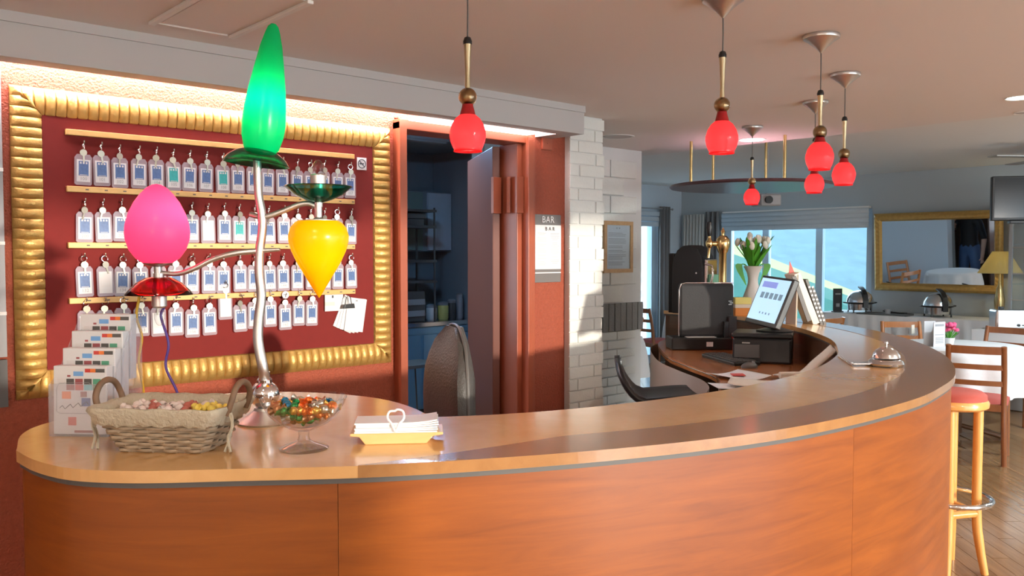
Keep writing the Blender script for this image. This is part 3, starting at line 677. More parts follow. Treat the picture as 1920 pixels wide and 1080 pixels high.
def leaflet(t):
    MB().bb(-.060, .060, 0, .028, 0, .150).build('sheet_stack', 'paper', t, bevel=.002)
    a = MB(); y0, y1 = -.0008, 0
    PN = ['skyp', 'redp', 'orangep', 'darkgrey', 'maroonp', 'cyanp', 'greenp', 'navyp', 'palep']
    def r(mi, x, z, w, h): MB().bb(x, x+w, y0, y1, z, z+h).build('printed_patch', PN[mi], t)
    # colours: 0 sky 1 red 2 orange 3 dark 4 maroon 5 cyan 6 green 7 navy 8 pale
    r(1, .012, .136, .012, .008); r(2, .024, .136, .012, .008); r(3, .036, .136, .020, .008)
    r(0, -.014, .128, .022, .010); r(4, -.028, .126, .007, .004)
    for i, (c1, c2) in enumerate(((8, 8), (4, 4), (4, 1), (5, 5), (6, 6))):
        x = -.050+i*.020
        r(3 if i in (1, 3) else c1, x, .110, .017, .012); r(c2, x, .097, .018, .012)
    r(2, -.040, .078, .020, .016); r(8, -.018, .080, .016, .012); r(4, .002, .082, .014, .012); r(7, .004, .062, .020, .018); r(8, -.04, .066, .03, .006)
    r(1, -.026, .020, .018, .018); r(4, -.012, .004, .05, .005)
    p = [(-.045+.006*i, -.001, .058+.005*math.sin(i*2.1)+.001*i) for i in range(12)]
    MB().tube(p, .0008, 5).build('handwriting', 'ink', t)
    MB().tube([(-.052, -.001, .05), (-.052, -.001, .10), (-.046, -.001, .112), (.02, -.001, .114), (.034, -.001, .104), (.034, -.001, .06), (.026, -.001, .046), (-.044, -.001, .046)], .0006, 4, True).build('outline', 'inkgrey', t)
for i, (y, z) in enumerate(tiers):
    q = Matrix.Rotation(LFR, 3, 'Z') @ Vector((0, y, z+.004))
    t = thing('leaflet', ('colourful travel leaflets in the front tier of the clear holder', 'colourful travel leaflets in the second tier of the clear holder', 'colourful travel leaflets in the third tier of the clear holder', 'colourful travel leaflets in the rear top tier of the clear holder')[i], 'leaflet', Vector((lf.x, lf.y, HC))+q, LFR, 'travel leaflets')
    leaflet(t); t.rotation_euler.x = -.03

# ------------------------------------------------------------------ basket with sweets
bk = onz(328, 836, HC); BKR = RC-.10
bs = thing('wicker_basket', 'grey wicker basket with a linen liner on the counter', 'basket', (bk.x, bk.y, HC), BKR)
BL, BD, BH = .090, .060, .085          # half sizes at the bottom
def rect(z, g=0, n=96, ph=None, amp=0):
    f = z/BH; hx = BL+.038*f+g; hy = BD+.030*f+g; r = .022; pts = []
    per = []
    for i in range(n):
        t = i/n; P4 = 2*(hx+hy)*2; s = t*P4
        if s < 2*hx: x, y, nx, ny = -hx+s, -hy, 0, -1
        elif s < 2*hx+2*hy: x, y, nx, ny = hx, -hy+(s-2*hx), 1, 0
        elif s < 4*hx+2*hy: x, y, nx, ny = hx-(s-2*hx-2*hy), hy, 0, 1
        else: x, y, nx, ny = -hx, hy-(s-4*hx-2*hy), -1, 0
        # round the corners
        cx = max(-(hx-r), min(hx-r, x)); cy = max(-(hy-r), min(hy-r, y)); dv = Vector((x-cx, y-cy))
        if abs(x) > hx-r and abs(y) > hy-r and dv.length > 0: dv = dv.normalized()*r; x, y = cx+dv.x, cy+dv.y; nn = dv.normalized(); nx, ny = nn.x, nn.y
        o = amp*math.sin(PI*(i/4.0)+(ph or 0)) if amp else 0
        pts.append(Vector((x+nx*o, y+ny*o, z)))
    return pts
for k in range(9):
    z = .005+k*.0068
    MB().tube(rect(z, .0, 96, PI*k, .0042), .0036, 6, True).build('woven_strand', 'wicker', bs, smooth=60)
for i in range(0, 96, 4):
    p0 = rect(0, 0, 96)[i]; p1 = rect(.066, 0, 96)[i]; MB().tube([p0, p1], .0026, 5).build('stake', 'wicker', bs)
a = MB(); a.prism([(p.x, p.y) for p in rect(.004, -.002)], 0, .005).build('basket_bottom', 'wicker', bs)
prof = [(.058, .010), (.062, .012), (.075, .009), (.088, .010), (.094, .006), (.094, 0), (.088, -.005), (.055, -.007), (.022, -.008)]
a = MB(); rows = []
for j, (z, g) in enumerate(prof):
    row = [p + Vector((0, 0, (.0025*math.sin(i*1.9)+.0015*math.sin(i*.7)) if j < 2 else .0012*math.sin(i*.9))) for i, p in enumerate(rect(z, g+.0))]
    row = [p+Vector((p.x, p.y, 0)).normalized()*(.0014*math.sin(i*2.3+j)) for i, p in enumerate(row)]
    row.append(row[0]); rows.append(row)
a.sheet(rows); a.build('linen_liner', 'linen', bs, smooth=70)
for s in (-1, 1):
    hx = BL+.044
    hp = cr([(s*hx, -.045, .075), (s*(hx+.010), -.045, .105), (s*(hx+.012), -.028, .128), (s*(hx+.012), 0, .136), (s*(hx+.012), .028, .128), (s*(hx+.010), .045, .105), (s*hx, .045, .075)], 5)
    MB().tube(hp, .0065, 8).build('basket_handle', 'handle', bs, smooth=60)
    for q in range(2):
        MB().tube(cr([(s*(hx+.006), -.046+.004*q, .08), (s*(hx+.014), -.052, .055+.01*q), (s*(hx+.006), -.056+.008*q, .030), (s*(hx+.012-.012*q), -.058, .004)], 4), .0028, 5).build('linen_tie', 'linen', bs, smooth=60)
def candy_mesh(n, m):
    a = MB(); a.sphere((0, 0, 0), .0088, 10, 8, (1.1, 1, .95))
    for s in (-1, 1): a.lathe([(.003, .008), (.0035, .010), (.008, .017), (.0075, .018), (.002, .011)], 8, M3=Matrix.Rotation(s*PI/2, 3, 'Y'))
    return a.mesh(n, m, 40)
CM = {k: candy_mesh('sweet', v) for k, v in FOIL.items()}
CMW = {k: candy_mesh('sweet', v) for k, v in dict(white=mat('white_wrapper', (.72, .62, .58), .4), yellow=mat('yellow_wrapper', (.80, .62, .12), .4), pinkish=mat('pink_wrapper', (.45, .13, .10), .4)).items()}
CN = dict(white='whitish wrapped sweet lying in the linen lined basket', yellow='yellow wrapped sweet lying in the linen lined basket', pinkish='dull red wrapped sweet lying in the linen lined basket')
MBk = Matrix.Translation((bk.x, bk.y, HC)) @ RZ(BKR)
for i in range(44):
    ly = i//22; j = i % 22
    x = -.090+(j % 11)*.018; y = -.02+(j//11)*.045+random.uniform(-.012, .012)
    k = random.choice(['white', 'white', 'pinkish', 'white']) if x < .05 else random.choice(['yellow', 'white', 'yellow'])
    o = ob('wrapped_sweet', CMW[k]); o.location = MBk @ Vector((x, y, (.066)+ly*.013+random.uniform(0, .004)))
    o.rotation_euler = (random.uniform(-.4, .4), random.uniform(-.4, .4), random.uniform(0, 6)); tag(o, CN[k], 'sweet', k+' sweets in the basket')
o = MB().bb(-BL-.01, BL+.01, -BD-.004, BD+.004, .030, .058).build('basket_filling', 'linen', bs)

# ------------------------------------------------------------------ glass compote with foil sweets
cp = onz(570, 842, HC)
gc = thing('glass_compote', 'footed clear glass bowl of sweets on the counter', 'bowl', (cp.x, cp.y, HC))
MB().lathe([(.0005, 0), (.048, 0), (.050, .003), (.044, .007), (.022, .014), (.013, .019), (.0105, .028), (.0115, .038), (.0005, .0385)], 40).build('foot', 'glass', gc, smooth=40)
MB().openlathe([(.0005, .0385), (.014, .038), (.030, .044), (.052, .056), (.071, .074), (.084, .096), (.0875, .106), (.0865, .1065), (.0825, .097), (.069, .077), (.050, .060), (.029, .0485), (.0005, .0445)], 48, (0, 0, 0)).build('glass_bowl', 'glass', gc, smooth=60)
i = 0
FN = dict(gold='gold', green='green', orange='orange', copper='copper', blue='blue', silver='silver')
for z, rad, n in ((.062, .018, 5), (.074, .040, 12), (.088, .058, 17), (.092, .034, 10), (.098, .010, 3)):
    for j in range(n):
        an = 2*PI*j/n+z*40; k = random.choice(['gold', 'gold', 'gold', 'green', 'orange', 'copper', 'copper', 'blue', 'silver'])
        o = ob('foil_sweet', CM[k]); o.location = Vector((cp.x+rad*math.cos(an), cp.y+rad*math.sin(an), HC+z+random.uniform(-.001, .002)))
        o.rotation_euler = (random.uniform(-.5, .5), random.uniform(-.4, .4), random.uniform(0, 6)); tag(o, FN[k]+' foil wrapped sweet heaped in the footed glass bowl', 'sweet', FN[k]+' foil sweets in the glass bowl')

# ------------------------------------------------------------------ note tray
tr = onz(745, 826, HC); TRR = RC+.10
ty = thing('note_tray', 'small pale wooden tray on the counter holding note paper', 'tray', (tr.x, tr.y, HC), TRR)
pr = [(-.066, 0), (.062, 0), (.076, .016), (.097, .018), (.097, .024), (-.097, .024), (-.097, .018), (-.078, .016)]
a = MB(); k = len(pr); a.add([(x, -.036, z) for x, z in pr]+[(x, .05, z) for x, z in pr], [tuple(range(k)), tuple(range(2*k-1, k-1, -1))]+[(i, i+k, (i+1) % k+k, (i+1) % k) for i in range(k)]); a.build('tray_body', 'traywood', ty, bevel=.002)
Mt = Matrix.Translation((tr.x, tr.y, HC)) @ RZ(TRR)
ps = thing('paper_stack', 'stack of white note paper lying in the wooden tray', 'paper', Mt @ Vector((0, 0, .0245)), TRR)
for i in range(6):
    b = MB(); g = random.uniform(-.002, .002); rows = []
    for zz in (0, .0035): rows.append(zz)
    n = 8; top = []; 
    for y in (-.038, .045): top.append([(-.086+g+.172*j/n, y+g, .0036*i+.0034+(.006*((j/n-.6)/.4)**2*(i/5.) if j/n > .6 else 0)) for j in range(n+1)])
    bot = [[(x, y, z-.0033) for x, y, z in r] for r in top]
    b.sheet(top); b.sheet([bot[1], bot[0]]); b.sheet([bot[0], top[0]]); b.sheet([top[1], bot[1]])
    b.add([bot[0][0], top[0][0], top[1][0], bot[1][0]], [(0, 1, 2, 3)]); b.add([bot[0][-1], top[0][-1], top[1][-1], bot[1][-1]], [(3, 2, 1, 0)])
    b.build('sheet', 'paper', ps)
pc = thing('glass_paperclip', 'clear heart shaped loop clip on the note paper', 'clip', Mt @ Vector((-.002, -.030, .042)), TRR)
hp = cr([(0, -.012, -.014), (-.008, -.010, .002), (-.017, -.004, .014), (-.013, 0, .026), (-.002, .002, .027), (.004, .002, .030), (.015, 0, .026), (.017, -.004, .012), (.008, -.010, .002)], 5, True)
MB().tube(hp, .0026, 8, True).build('clip_loop', 'clipclear', pc, smooth=60); MB().sphere((0, -.006, -.004), .006, 12, 8).build('clip_bead', 'clipclear', pc, smooth=60)

# ------------------------------------------------------------------ bell with chain
bl = onz(1661, 686, HC)
be = thing('service_bell', 'silver reception bell on the counter band', 'bell', (bl.x, bl.y, HC), RC)
MB().lathe([(.060, .004), (.062, .010), (.056, .020), (.050, .024), (.044, .026)], 32).build('bell_base', 'steel', be, smooth=40)
for i in range(3): an = 2*PI*i/3+.6; MB().lathe([(.012, 0), (.014, .004), (.008, .012)], 12, (.055*math.cos(an), .055*math.sin(an), 0)).build('foot', 'steel', be, smooth=40)
MB().openlathe([(.046, .029), (.048, .031), (.045, .042), (.036, .055), (.022, .064), (.008, .068), (.0005, .0685)], 32).build('bell_dome', 'steel', be, smooth=60)
MB().lathe([(.004, .066), (.004, .078), (.007, .080), (.006, .086), (.001, .088)], 14).build('plunger', 'steel', be, smooth=40)
MB().bb(-.12, -.045, -.012, .012, .004, .012).build('chain_plate', 'steel', be, bevel=.003)
lk = MB().tube([(.0062*math.cos(t*PI/5), .0036*math.sin(t*PI/5), 0) for t in range(10)], .0012, 5, True).mesh('link', 'steel', 60)
e0 = Vector((-.12, 0, .004)); e1 = Matrix.Rotation(-RC, 3, 'Z') @ (onz(1572, 668, HC)-bl); e1.z = .003
nl = int((e1-e0).length/.0098)
for i in range(nl):
    p = e0.lerp(e1, i/nl); p.y += .004*math.sin(i*.5); p.z = .0035
    o = ob('chain_link', lk, be, loc=p); o.rotation_euler = (PI/2*(i % 2), 0, math.atan2((e1-e0).y, (e1-e0).x))

# ------------------------------------------------------------------ office chair
ocp = dep(893, 700, 2.95)
oc = thing('office_chair', 'black leather high backed office chair behind the counter', 'chair', (ocp.x, ocp.y, 0), RC+.35)
a = MB(); rows = []
for i in range(13):       # backrest shell, faces +x
    t = i/12; z = .62+.63*t; hw = .235*(1-(max(0, t-.45)/.56)**3)**.5; x = -.05-.06*math.sin(t*2.2)+.03*t
    rows.append((z, hw, x))
def pad(rows, th, bulge, m, name, par):
    a = MB(); n = 16; R = []
    for q_, (z, hw, x) in enumerate(rows):
        ring = []; th_ = th*(.35+.65*min(1, 4*(1-q_/(len(rows)-1)))) if name == 'backrest' else th
        for j in range(n):
            an = 2*PI*j/n; c, s = math.cos(an), math.sin(an)
            ring.append((x+th_*(abs(c)**.6)*(1 if c > 0 else -1)+(-bulge*(abs(s)**2)), hw*(abs(s)**.55)*(1 if s > 0 else -1), z))
        ring.append(ring[0]); R.append(ring)
    a.sheet(R); a.add(R[-1][:-1], [tuple(range(n))]); a.add(R[0][:-1], [tuple(range(n-1, -1, -1))]); return a.build(name, m, par, smooth=50, weld=True)
pad(rows, .045, .02, 'leather', 'backrest', oc)
MB().tube(cr([(x-.010, hw*.985, z) for z, hw, x in rows]+[(x-.010, -hw*.985, z) for z, hw, x in reversed(rows)], 3), .006, 6).build('piping', 'darkgrey', oc, smooth=60)
pad([(.46, .20, .18), (.47, .235, .18), (.52, .245, .18), (.555, .22, .18)], .22, 0, 'leather', 'seat', oc)
MB().lathe([(.03, .10), (.03, .46)], 16, (.16, 0, 0)).build('gas_column', 'chrome', oc, smooth=40); MB().tube([(.16, 0, .44), (-.10, 0, .45), (-.13, 0, .62), (-.11, 0, .80)], .02, 8).build('back_bracket', 'black', oc, smooth=60)
for i in range(5):
    an = 2*PI*i/5; b = MB(); b.tube([(.16, 0, .11), (.16+.28*math.cos(an), .28*math.sin(an), .065)], [.024, .014], 8); lg = b.build('base_arm', 'black', oc, smooth=60)
    MB().sphere((.16+.28*math.cos(an), .28*math.sin(an), .03), .029, 12, 8).build('castor', 'black', lg, smooth=60)

# ------------------------------------------------------------------ black stool behind the counter
bp = onz(1248, 742, .80)
bst = thing('swivel_stool', 'low backed black plastic stool behind the counter', 'stool', (bp.x, bp.y, 0), RC-.1)
SZ = .80; rowsS = []
for i in range(15):
    t = i/14
    if t < .55: x = .17-.30*t/.55; z = SZ+.012*math.cos(t*5)
    else: q = (t-.55)/.45; x = -.13-.07*math.sin(q*PI/2)-.02*q; z = SZ+.17*q**1.3
    hw = .17*math.sqrt(max(.04, 1-(abs(t-.45)/.57)**3.0)); rowsS.append([Vector((x, hw*(k/6-1), z+.022*(abs(k/6-1)**2))) for k in range(13)])
a = MB(); a.sheet(rowsS); o = a.build('seat_shell', 'black', bst, smooth=80); sm = o.modifiers.new('thick', 'SOLIDIFY'); sm.thickness = .03; sm.offset = -1
MB().lathe([(.028, .34), (.028, .70), (.045, .76), (.07, .775)], 16).build('column', 'chrome', bst, smooth=40); MB().lathe([(.20, 0), (.205, .008), (.19, .016), (.04, .035), (.028, .05), (.028, .35)], 32).build('foot_plate', 'chrome', bst, smooth=30)

# ------------------------------------------------------------------ things on the staff desk
pp = onz(1318, 655, HD)
ps_ = thing('till_display', 'black upright till display seen from behind on the staff desk', 'display', (pp.x, pp.y, HD), RC+.03)
MB().bb(-.20, .17, -.05, .13, 0, .075).build('base_unit', 'black', ps_, bevel=.008)
a = MB(); a.bb(-.145, .19, -.02, .02, .072, .40).xf(T(0, .02, 0) @ RX(-.03)); a.build('display_shell', 'blackmatte', ps_, bevel=.018)
MB().tube([(-.147, .0, .08), (-.147, -.002, .36), (-.135, -.004, .395), (-.11, -.006, .402), (.18, -.008, .402)], .004, 8).build('chrome_rim', 'chrome', ps_, smooth=60)
MB().bb(.120, .150, -.03, .0, .07, .17).build('hinge_block', 'black', ps_, bevel=.004); MB().bb(.15, .20, -.02, .03, .03, .20).build('side_block', 'blackmatte', ps_, bevel=.004)
a = MB(); a.bb(-.11, .07, -.045, .05, .0755, .0775); a.xf(RZ(.05)); a.build('paper_slip', 'paper', ps_); MB().bb(.008, .048, -.0515, -.0495, .022, .050).build('sticker', 'paper', ps_)
a = MB()
for k in range(3): a.bb(.15+.008*(k % 2), .17+.008*(k % 2), -.012, -.010, .270+.010*k, .274+.010*k)
a.build('logo', 'metalgrey', ps_)
# printer and monitor
pn = onz(1434, 678, HD)
pr_ = thing('printer', 'black desktop printer under the tilted monitor', 'printer', (pn.x, pn.y, HD), RC-.35)
MB().bb(-.16, .14, -.10, .15, 0, .135).build('printer_body', 'black', pr_, bevel=.012); MB().bb(-.165, .145, -.11, .155, .135, .160).build('lid', 'black', pr_, bevel=.008)
MB().bb(-.15, -.02, -.106, -.10, .03, .10).build('paper_slot', 'darkgrey', pr_, bevel=.002); MB().bb(-.11, -.07, -.108, -.105, .105, .112).build('badge', 'metalgrey', pr_)
mo = thing('monitor', 'black monitor with a lit pale blue screen tilted above the printer', 'monitor', Vector((pn.x, pn.y, HD+.1605))+FW*0, 0)
cTL, cTR, cBR, cBL = dep(1422, 518, 4.50), dep(1481, 523, 4.20), dep(1460, 617, 4.12), dep(1404, 600, 4.42)
mc = (cTL+cTR+cBR+cBL)/4
ex = ((cTR-cTL)+(cBR-cBL)).normalized(); ez = ((cTL-cBL)+(cTR-cBR)); ez = (ez-ex*ez.dot(ex)).normalized(); ey = ez.cross(ex)
sw = ((cTR-cTL).length+(cBR-cBL).length)/2; sh_ = ((cTL-cBL).length+(cTR-cBR).length)/2
RM = Matrix((ex, ey, ez)).transposed().to_4x4(); MM = Matrix.Translation(mc-mo.location) @ RM
def mbx(name, m, x0, x1, y0, y1, z0, z1, par=mo, bevel=0): return MB().bb(x0, x1, y0, y1, z0, z1).xf(MM).build(name, m, par, bevel=bevel)
mbx('bezel', 'black', -sw/2, sw/2, .0, .035, -sh_/2, sh_/2, bevel=.006); scr = mbx('screen', 'screen', -sw/2+.014, sw/2-.014, -.002, .0, -sh_/2+.022, sh_/2-.014)
for k in range(5): mbx('screen_icon', 'screenp', -sw*.30+k*sw*.145, -sw*.30+k*sw*.145+sw*.10, -.003, -.002, .01, .01+sh_*.12)
for k in range(4): mbx('screen_icon', 'screenp', -sw*.13+k*sw*.10, -sw*.13+k*sw*.10+sw*.03, -.003, -.002, -sh_*.28, -sh_*.24)
mbx('screen_swoosh', 'screenp2', -sw*.36, sw*.10, -.003, -.002, sh_*.26, sh_*.38)
nk = mc + ey*.03 - mo.location; fx = onz(1470, 652, HD+.16); fx = Vector((pn.x+.06*RT.x+.03*FW.x, pn.y+.06*RT.y+.03*FW.y, HD+.1605)) - mo.location
MB().tube([nk, nk-Vector((0, 0, .10)), fx+Vector((0, 0, .03)), fx+Vector((0, 0, .004))], [.02, .022, .024, .026], 10).build('neck', 'black', mo, smooth=60)
MB().lathe([(.095, 0), (.098, .006), (.06, .014), (.02, .02)], 28, fx).build('stand_foot', 'black', mo, smooth=40)
# keyboard
k0, k1 = onz(1326, 668, HD), onz(1412, 692, HD); kc_ = (k0+k1)/2+FW*.10; kang = math.atan2((k1-k0).y, (k1-k0).x)
ky = thing('keyboard', 'black computer keyboard on the staff desk', 'keyboard', (kc_.x-.02, kc_.y-.05, HD), kang)
KL = .40
MB().bb(-KL/2, KL/2, -.075, .075, .004, .020).build('keyboard_body', 'black', ky, bevel=.005); MB().bb(-KL/2, KL/2, -.07, .07, 0, .005).build('keyboard_foot', 'black', ky)
kcap = MB().box((0, 0, .003), (.0165, .016, .006)).mesh('keycap', 'darkgrey')
for r in range(5):
    for c in range(19): ob('keycap', kcap, ky, loc=(-KL/2+.022+c*.0198, -.052+r*.0245, .020))
ms = onz(1405, 690, HD); mu = thing('computer_mouse', 'dark computer mouse beside the keyboard', 'mouse', (ms.x, ms.y, HD), RC+.4); MB().sphere((0, 0, .006), .03, 16, 10, (1.6, 1, .8)).build('mouse_body', 'darkgrey', mu, smooth=60); MB().lathe([(.008, -.003), (.008, .003)], 12, (.025, 0, .026), Matrix.Rotation(PI/2, 3, 'X')).build('wheel', 'grey', mu)
# papers on the desk
def sheet_thing(px, py, z, w, d, rz, label, m='paper', curl=.004, name='paper_sheet', extra=None):
    p = onz(px, py, z); t = thing(name, label, 'paper', (p.x, p.y, z), rz); n = 8
    rows = [[(-w/2+w*i/n, -d/2+d*j/4, .0012+curl*((i/n-.5)*2)**2+curl*.5*(j/4)) for i in range(n+1)] for j in range(5)]
    o = MB().sheet(rows).build('sheet', m, t, smooth=60); q = o.modifiers.new('t', 'SOLIDIFY'); q.thickness = .0012; q.offset = 1
    if extra: extra(t)
    return t
def redlabel(t): MB().bb(-.015, .055, -.03, .03, .010, .0125).xf(RZ(.9)).build('red_label', 'redp', t)
sheet_thing(1385, 708, HD, .22, .20, RC+.6, 'crumpled white paper with a red label at the desk edge', 'paper', .012, extra=redlabel)
sheet_thing(1425, 722, HD+.010, .26, .18, RC-.35, 'cream printed sheet lying at the desk edge', 'cream', .012)
sheet_thing(1400, 726, HD+.002, .30, .14, RC+.1, 'grey white sheet under the cream sheet on the desk', 'paper', .006)
# curled cream leaflet at the inner counter edge
q = onz(1500, 690, HD+.05)
cu = thing('curled_leaflet', 'curled cream leaflet leaning on the inner counter edge beside the printer', 'paper', (q.x, q.y, HD), RC+.1)
pts = [(-.11, .012), (-.06, .016), (-.01, .012), (.03, .03), (.08, .075), (.13, .115), (.17, .150)]
a = MB(); c2 = cr([(x, z, 0) for x, z in pts], 4); rows = [[(p.x, y, p.y+.010*math.cos(y*25)) for p in c2] for y in (-.05, -.025, 0, .025, .05)]
o = a.sheet(rows).build('sheet', 'cream', cu, smooth=70); so = o.modifiers.new('t', 'SOLIDIFY'); so.thickness = .006
MB().tube([(-.11, -.03, .022), (.0, -.034, .022)], .016, 12).build('rolled_end', 'cream', cu, smooth=60)
rb = thing('red_folder', 'red folder lying on the shelf under the counter', 'folder', Vector((*onz(1400, 628, HD+.10).xy, HD)), RC)
MB().bb(-.06, .12, -.05, .12, 0, .10).build('folder_stack', 'redp', rb, bevel=.004); MB().bb(-.055, .115, -.052, .11, .03, .05).build('pages', 'paper', rb)

# ------------------------------------------------------------------ things on the bar end of the counter
sp = onz(1502, 607, HC)
sr = thing('leaflet_rack', 'sloping cream leaflet rack standing on the counter by the monitor', 'rack', (sp.x, sp.y, HC), RC+.15)
a = MB(); a.bb(-.016, .022, -.05, .07, 0, .31).xf(T(.065, 0, 0) @ RY(-.40)); a.build('front_board', 'cream', sr)
a = MB(); a.bb(-.004, .004, -.05, .07, 0, .28).xf(T(-.055, 0, .0) @ RY(.02)); a.build('rear_board', mat('kraft_board', (.50, .42, .33), .7), sr)
a = MB(); a.bb(-.012, .012, -.052, -.045, .02, .29).xf(T(.03, 0, 0) @ RY(-.36)); a.build('side_strut', 'darkgrey', sr)
for i, (dx, h) in enumerate(((.10, .24), (.12, .19))):
    q = Matrix.Translation((sp.x, sp.y, HC)) @ RZ(RC+.15) @ Vector((dx, .0, 0))
    t = thing('dark_booklet', ('taller', 'shorter')[i]+' dark printed booklet leaning on the cream leaflet rack', 'booklet', q, RC+.15)
    MB().bb(-.008, .008, -.05, .06, 0, h+.03).xf(RY(-.36)).build('cover', 'darkgrey', t)
    b = MB()
    for k in range(9): b.bb(-.006, .006, -.0515, -.0505, .02+k*.025, .03+k*.025)
    b.xf(RY(-.36)).build('print', 'paper', t)
q = Matrix.Translation((sp.x, sp.y, HC)) @ RZ(RC+.15) @ Vector((-.055, .02, .315))
t = thing('red_leaflet', 'red pointed leaflet sticking out of the leaflet rack top', 'leaflet', q, RC+.15); a = MB(); a.add([(-.012, 0, -.03), (.02, 0, -.02), (-.008, 0, .04), (-.012, .003, -.03), (.02, .003, -.02), (-.008, .003, .04)], [(0, 1, 2), (5, 4, 3), (0, 3, 4, 1), (1, 4, 5, 2), (2, 5, 3, 0)]); a.build('leaflet_sheet', 'redp', t)
# vase of tulips
vp = onz(1411, 588, HC)
vs_ = thing('flower_vase', 'white flared vase holding the white tulips', 'vase', (vp.x, vp.y, HC))
MB().openlathe([(.0005, 0), (.045, 0), (.058, .03), (.066, .075), (.062, .115), (.046, .16), (.034, .20), (.032, .23), (.040, .27), (.062, .315), (.060, .316), (.038, .272), (.030, .23), (.0005, .20)], 32).build('vase_body', 'vase', vs_, smooth=60)
VB = Vector((vp.x, vp.y, HC+.23))
petal_m = None
def tulip_mesh():
    a = MB(); 
    for j in range(6):
        an = 2*PI*j/6; rad = .019 if j % 2 else .016; rows = []
        for i in range(6):
            t = i/5; w = .017*math.sin(PI*(t*.85+.08)); r = rad*math.sin(PI*min(1, t*.72+.12)); z = .056*t
            rows.append([Vector((r*math.cos(an+s*w/.02), r*math.sin(an+s*w/.02), z)) for s in (-1, -.4, .4, 1)])
        a.sheet(rows)
    return a.mesh('bloom', 'petal', 80)
TM = tulip_mesh()
for i in range(17):
    an = i*2.399; rr = .115*math.sqrt((i+.5)/17); tip = Vector((rr*math.cos(an), rr*math.sin(an), .245-.5*rr+random.uniform(-.02, .04)))
    t = thing('tulip', 'white tulip bunched in the flared vase', 'tulip', VB, 0, 'white tulips in the vase')
    MB().tube(cr([(0, 0, 0), (tip.x*.25, tip.y*.25, .10), tuple(tip)], 4), .0035, 6).build('stem', 'leaf', t, smooth=60)
    o = ob('bloom', TM, t, loc=tip); o.rotation_euler = (-tip.y*3, tip.x*3, an)
    for lf_ in range(2):
        an2 = an+1.0+2.0*lf_; L = random.uniform(.17, .27); out = random.uniform(.05, .15); rows = []
        droop = i in (3, 11) and lf_ == 0
        for s in range(8):
            u_ = s/7; w = .023*math.sin(PI*(u_*.9+.06))
            if droop: c = Vector(((.045+.05*math.sin(u_*PI))*(-1 if i == 3 else 1)*RT.x, (.045+.05*math.sin(u_*PI))*(-1 if i == 3 else 1)*RT.y, .09+.03*math.sin(u_*PI)-.13*u_*u_))
            else: c = Vector((out*u_**1.4*math.cos(an2), out*u_**1.4*math.sin(an2), .02+L*u_))
            pd = Vector((-math.sin(an2), math.cos(an2), 0)) if not droop else FW.cross(Vector((0, 0, 1))).normalized()
            rows.append([c-pd*w, c+Vector((0, 0, -.004)), c+pd*w])
        MB().sheet(rows).build('leaf', 'leaf', t, smooth=80)
# small yellow-topped box
bp_ = onz(1391, 592, HC)
cb = thing('card_box', 'orange and yellow card box beside the vase', 'box', (bp_.x, bp_.y, HC), RC); MB().bb(-.05, .05, -.03, .04, 0, .052).build('orange_part', 'orangebox', cb, bevel=.003); MB().bb(-.05, .05, -.03, .04, .052, .075).build('pale_band', 'cream', cb); MB().bb(-.052, .052, -.032, .042, .075, .118).build('yellow_lid', 'yellowbox', cb, bevel=.003)
# brass beer tap
tp = onz(1354, 591, HC)
bt = thing('beer_tap', 'tall brass beer tap column on the bar', 'beer tap', (tp.x, tp.y, HC), RC)
MB().lathe([(.05, 0), (.05, .012), (.03, .022), (.025, .03), (.025, .40), (.032, .41), (.042, .44), (.046, .465), (.042, .49), (.026, .51), (.010, .516), (.010, .53), (.014, .54), (.003, .565)], 24).build('column', 'brass', bt, smooth=40)
MB().tube([(-.03, 0, .462), (-.075, -.005, .462)], .016, 12).build('spout_arm', 'brass', bt, smooth=60)
MB().lathe([(.014, .435), (.024, .45), (.024, .475), (.012, .49), (.01, .51)], 16, (-.088, -.005, 0)).build('tap_body', 'brass', bt, smooth=40); MB().lathe([(.011, .51), (.018, .53), (.02, .57), (.016, .60), (.004, .606)], 16, (-.09, -.005, 0)).build('tap_handle', 'black', bt, smooth=40)
MB().tube([(-.088, -.008, .44), (-.095, -.02, .40), (-.098, -.022, .37)], .009, 8).build('spout', 'brass', bt, smooth=60)
# chrome tap at the bar end
t2 = onz(1264, 582, HC); 
t2 = Vector((4.85, 3.68, HC))
c2 = thing('chrome_tap', 'small chrome tap with a black handle at the bar end', 'tap', t2, RC)
MB().lathe([(.055, 0), (.058, .03), (.055, .058), (.03, .062)], 24).build('tap_base', mat('brown_plinth', (.16, .09, .06), .4), c2, smooth=40); MB().lathe([(.030, .060), (.042, .085), (.036, .11), (.018, .13), (.014, .15)], 20).build('tap_body', 'chrome', c2, smooth=60)
MB().lathe([(.012, .148), (.018, .17), (.018, .225), (.012, .228)], 16).build('tap_handle', 'black', c2, smooth=40); MB().lathe([(.020, .226), (.022, .25), (.014, .262)], 16).build('handle_cap', 'paper', c2, smooth=40); MB().tube([(.03, 0, .10), (.07, -.01, .10), (.08, -.012, .07)], .010, 8).build('spout', 'chrome', c2, smooth=60)
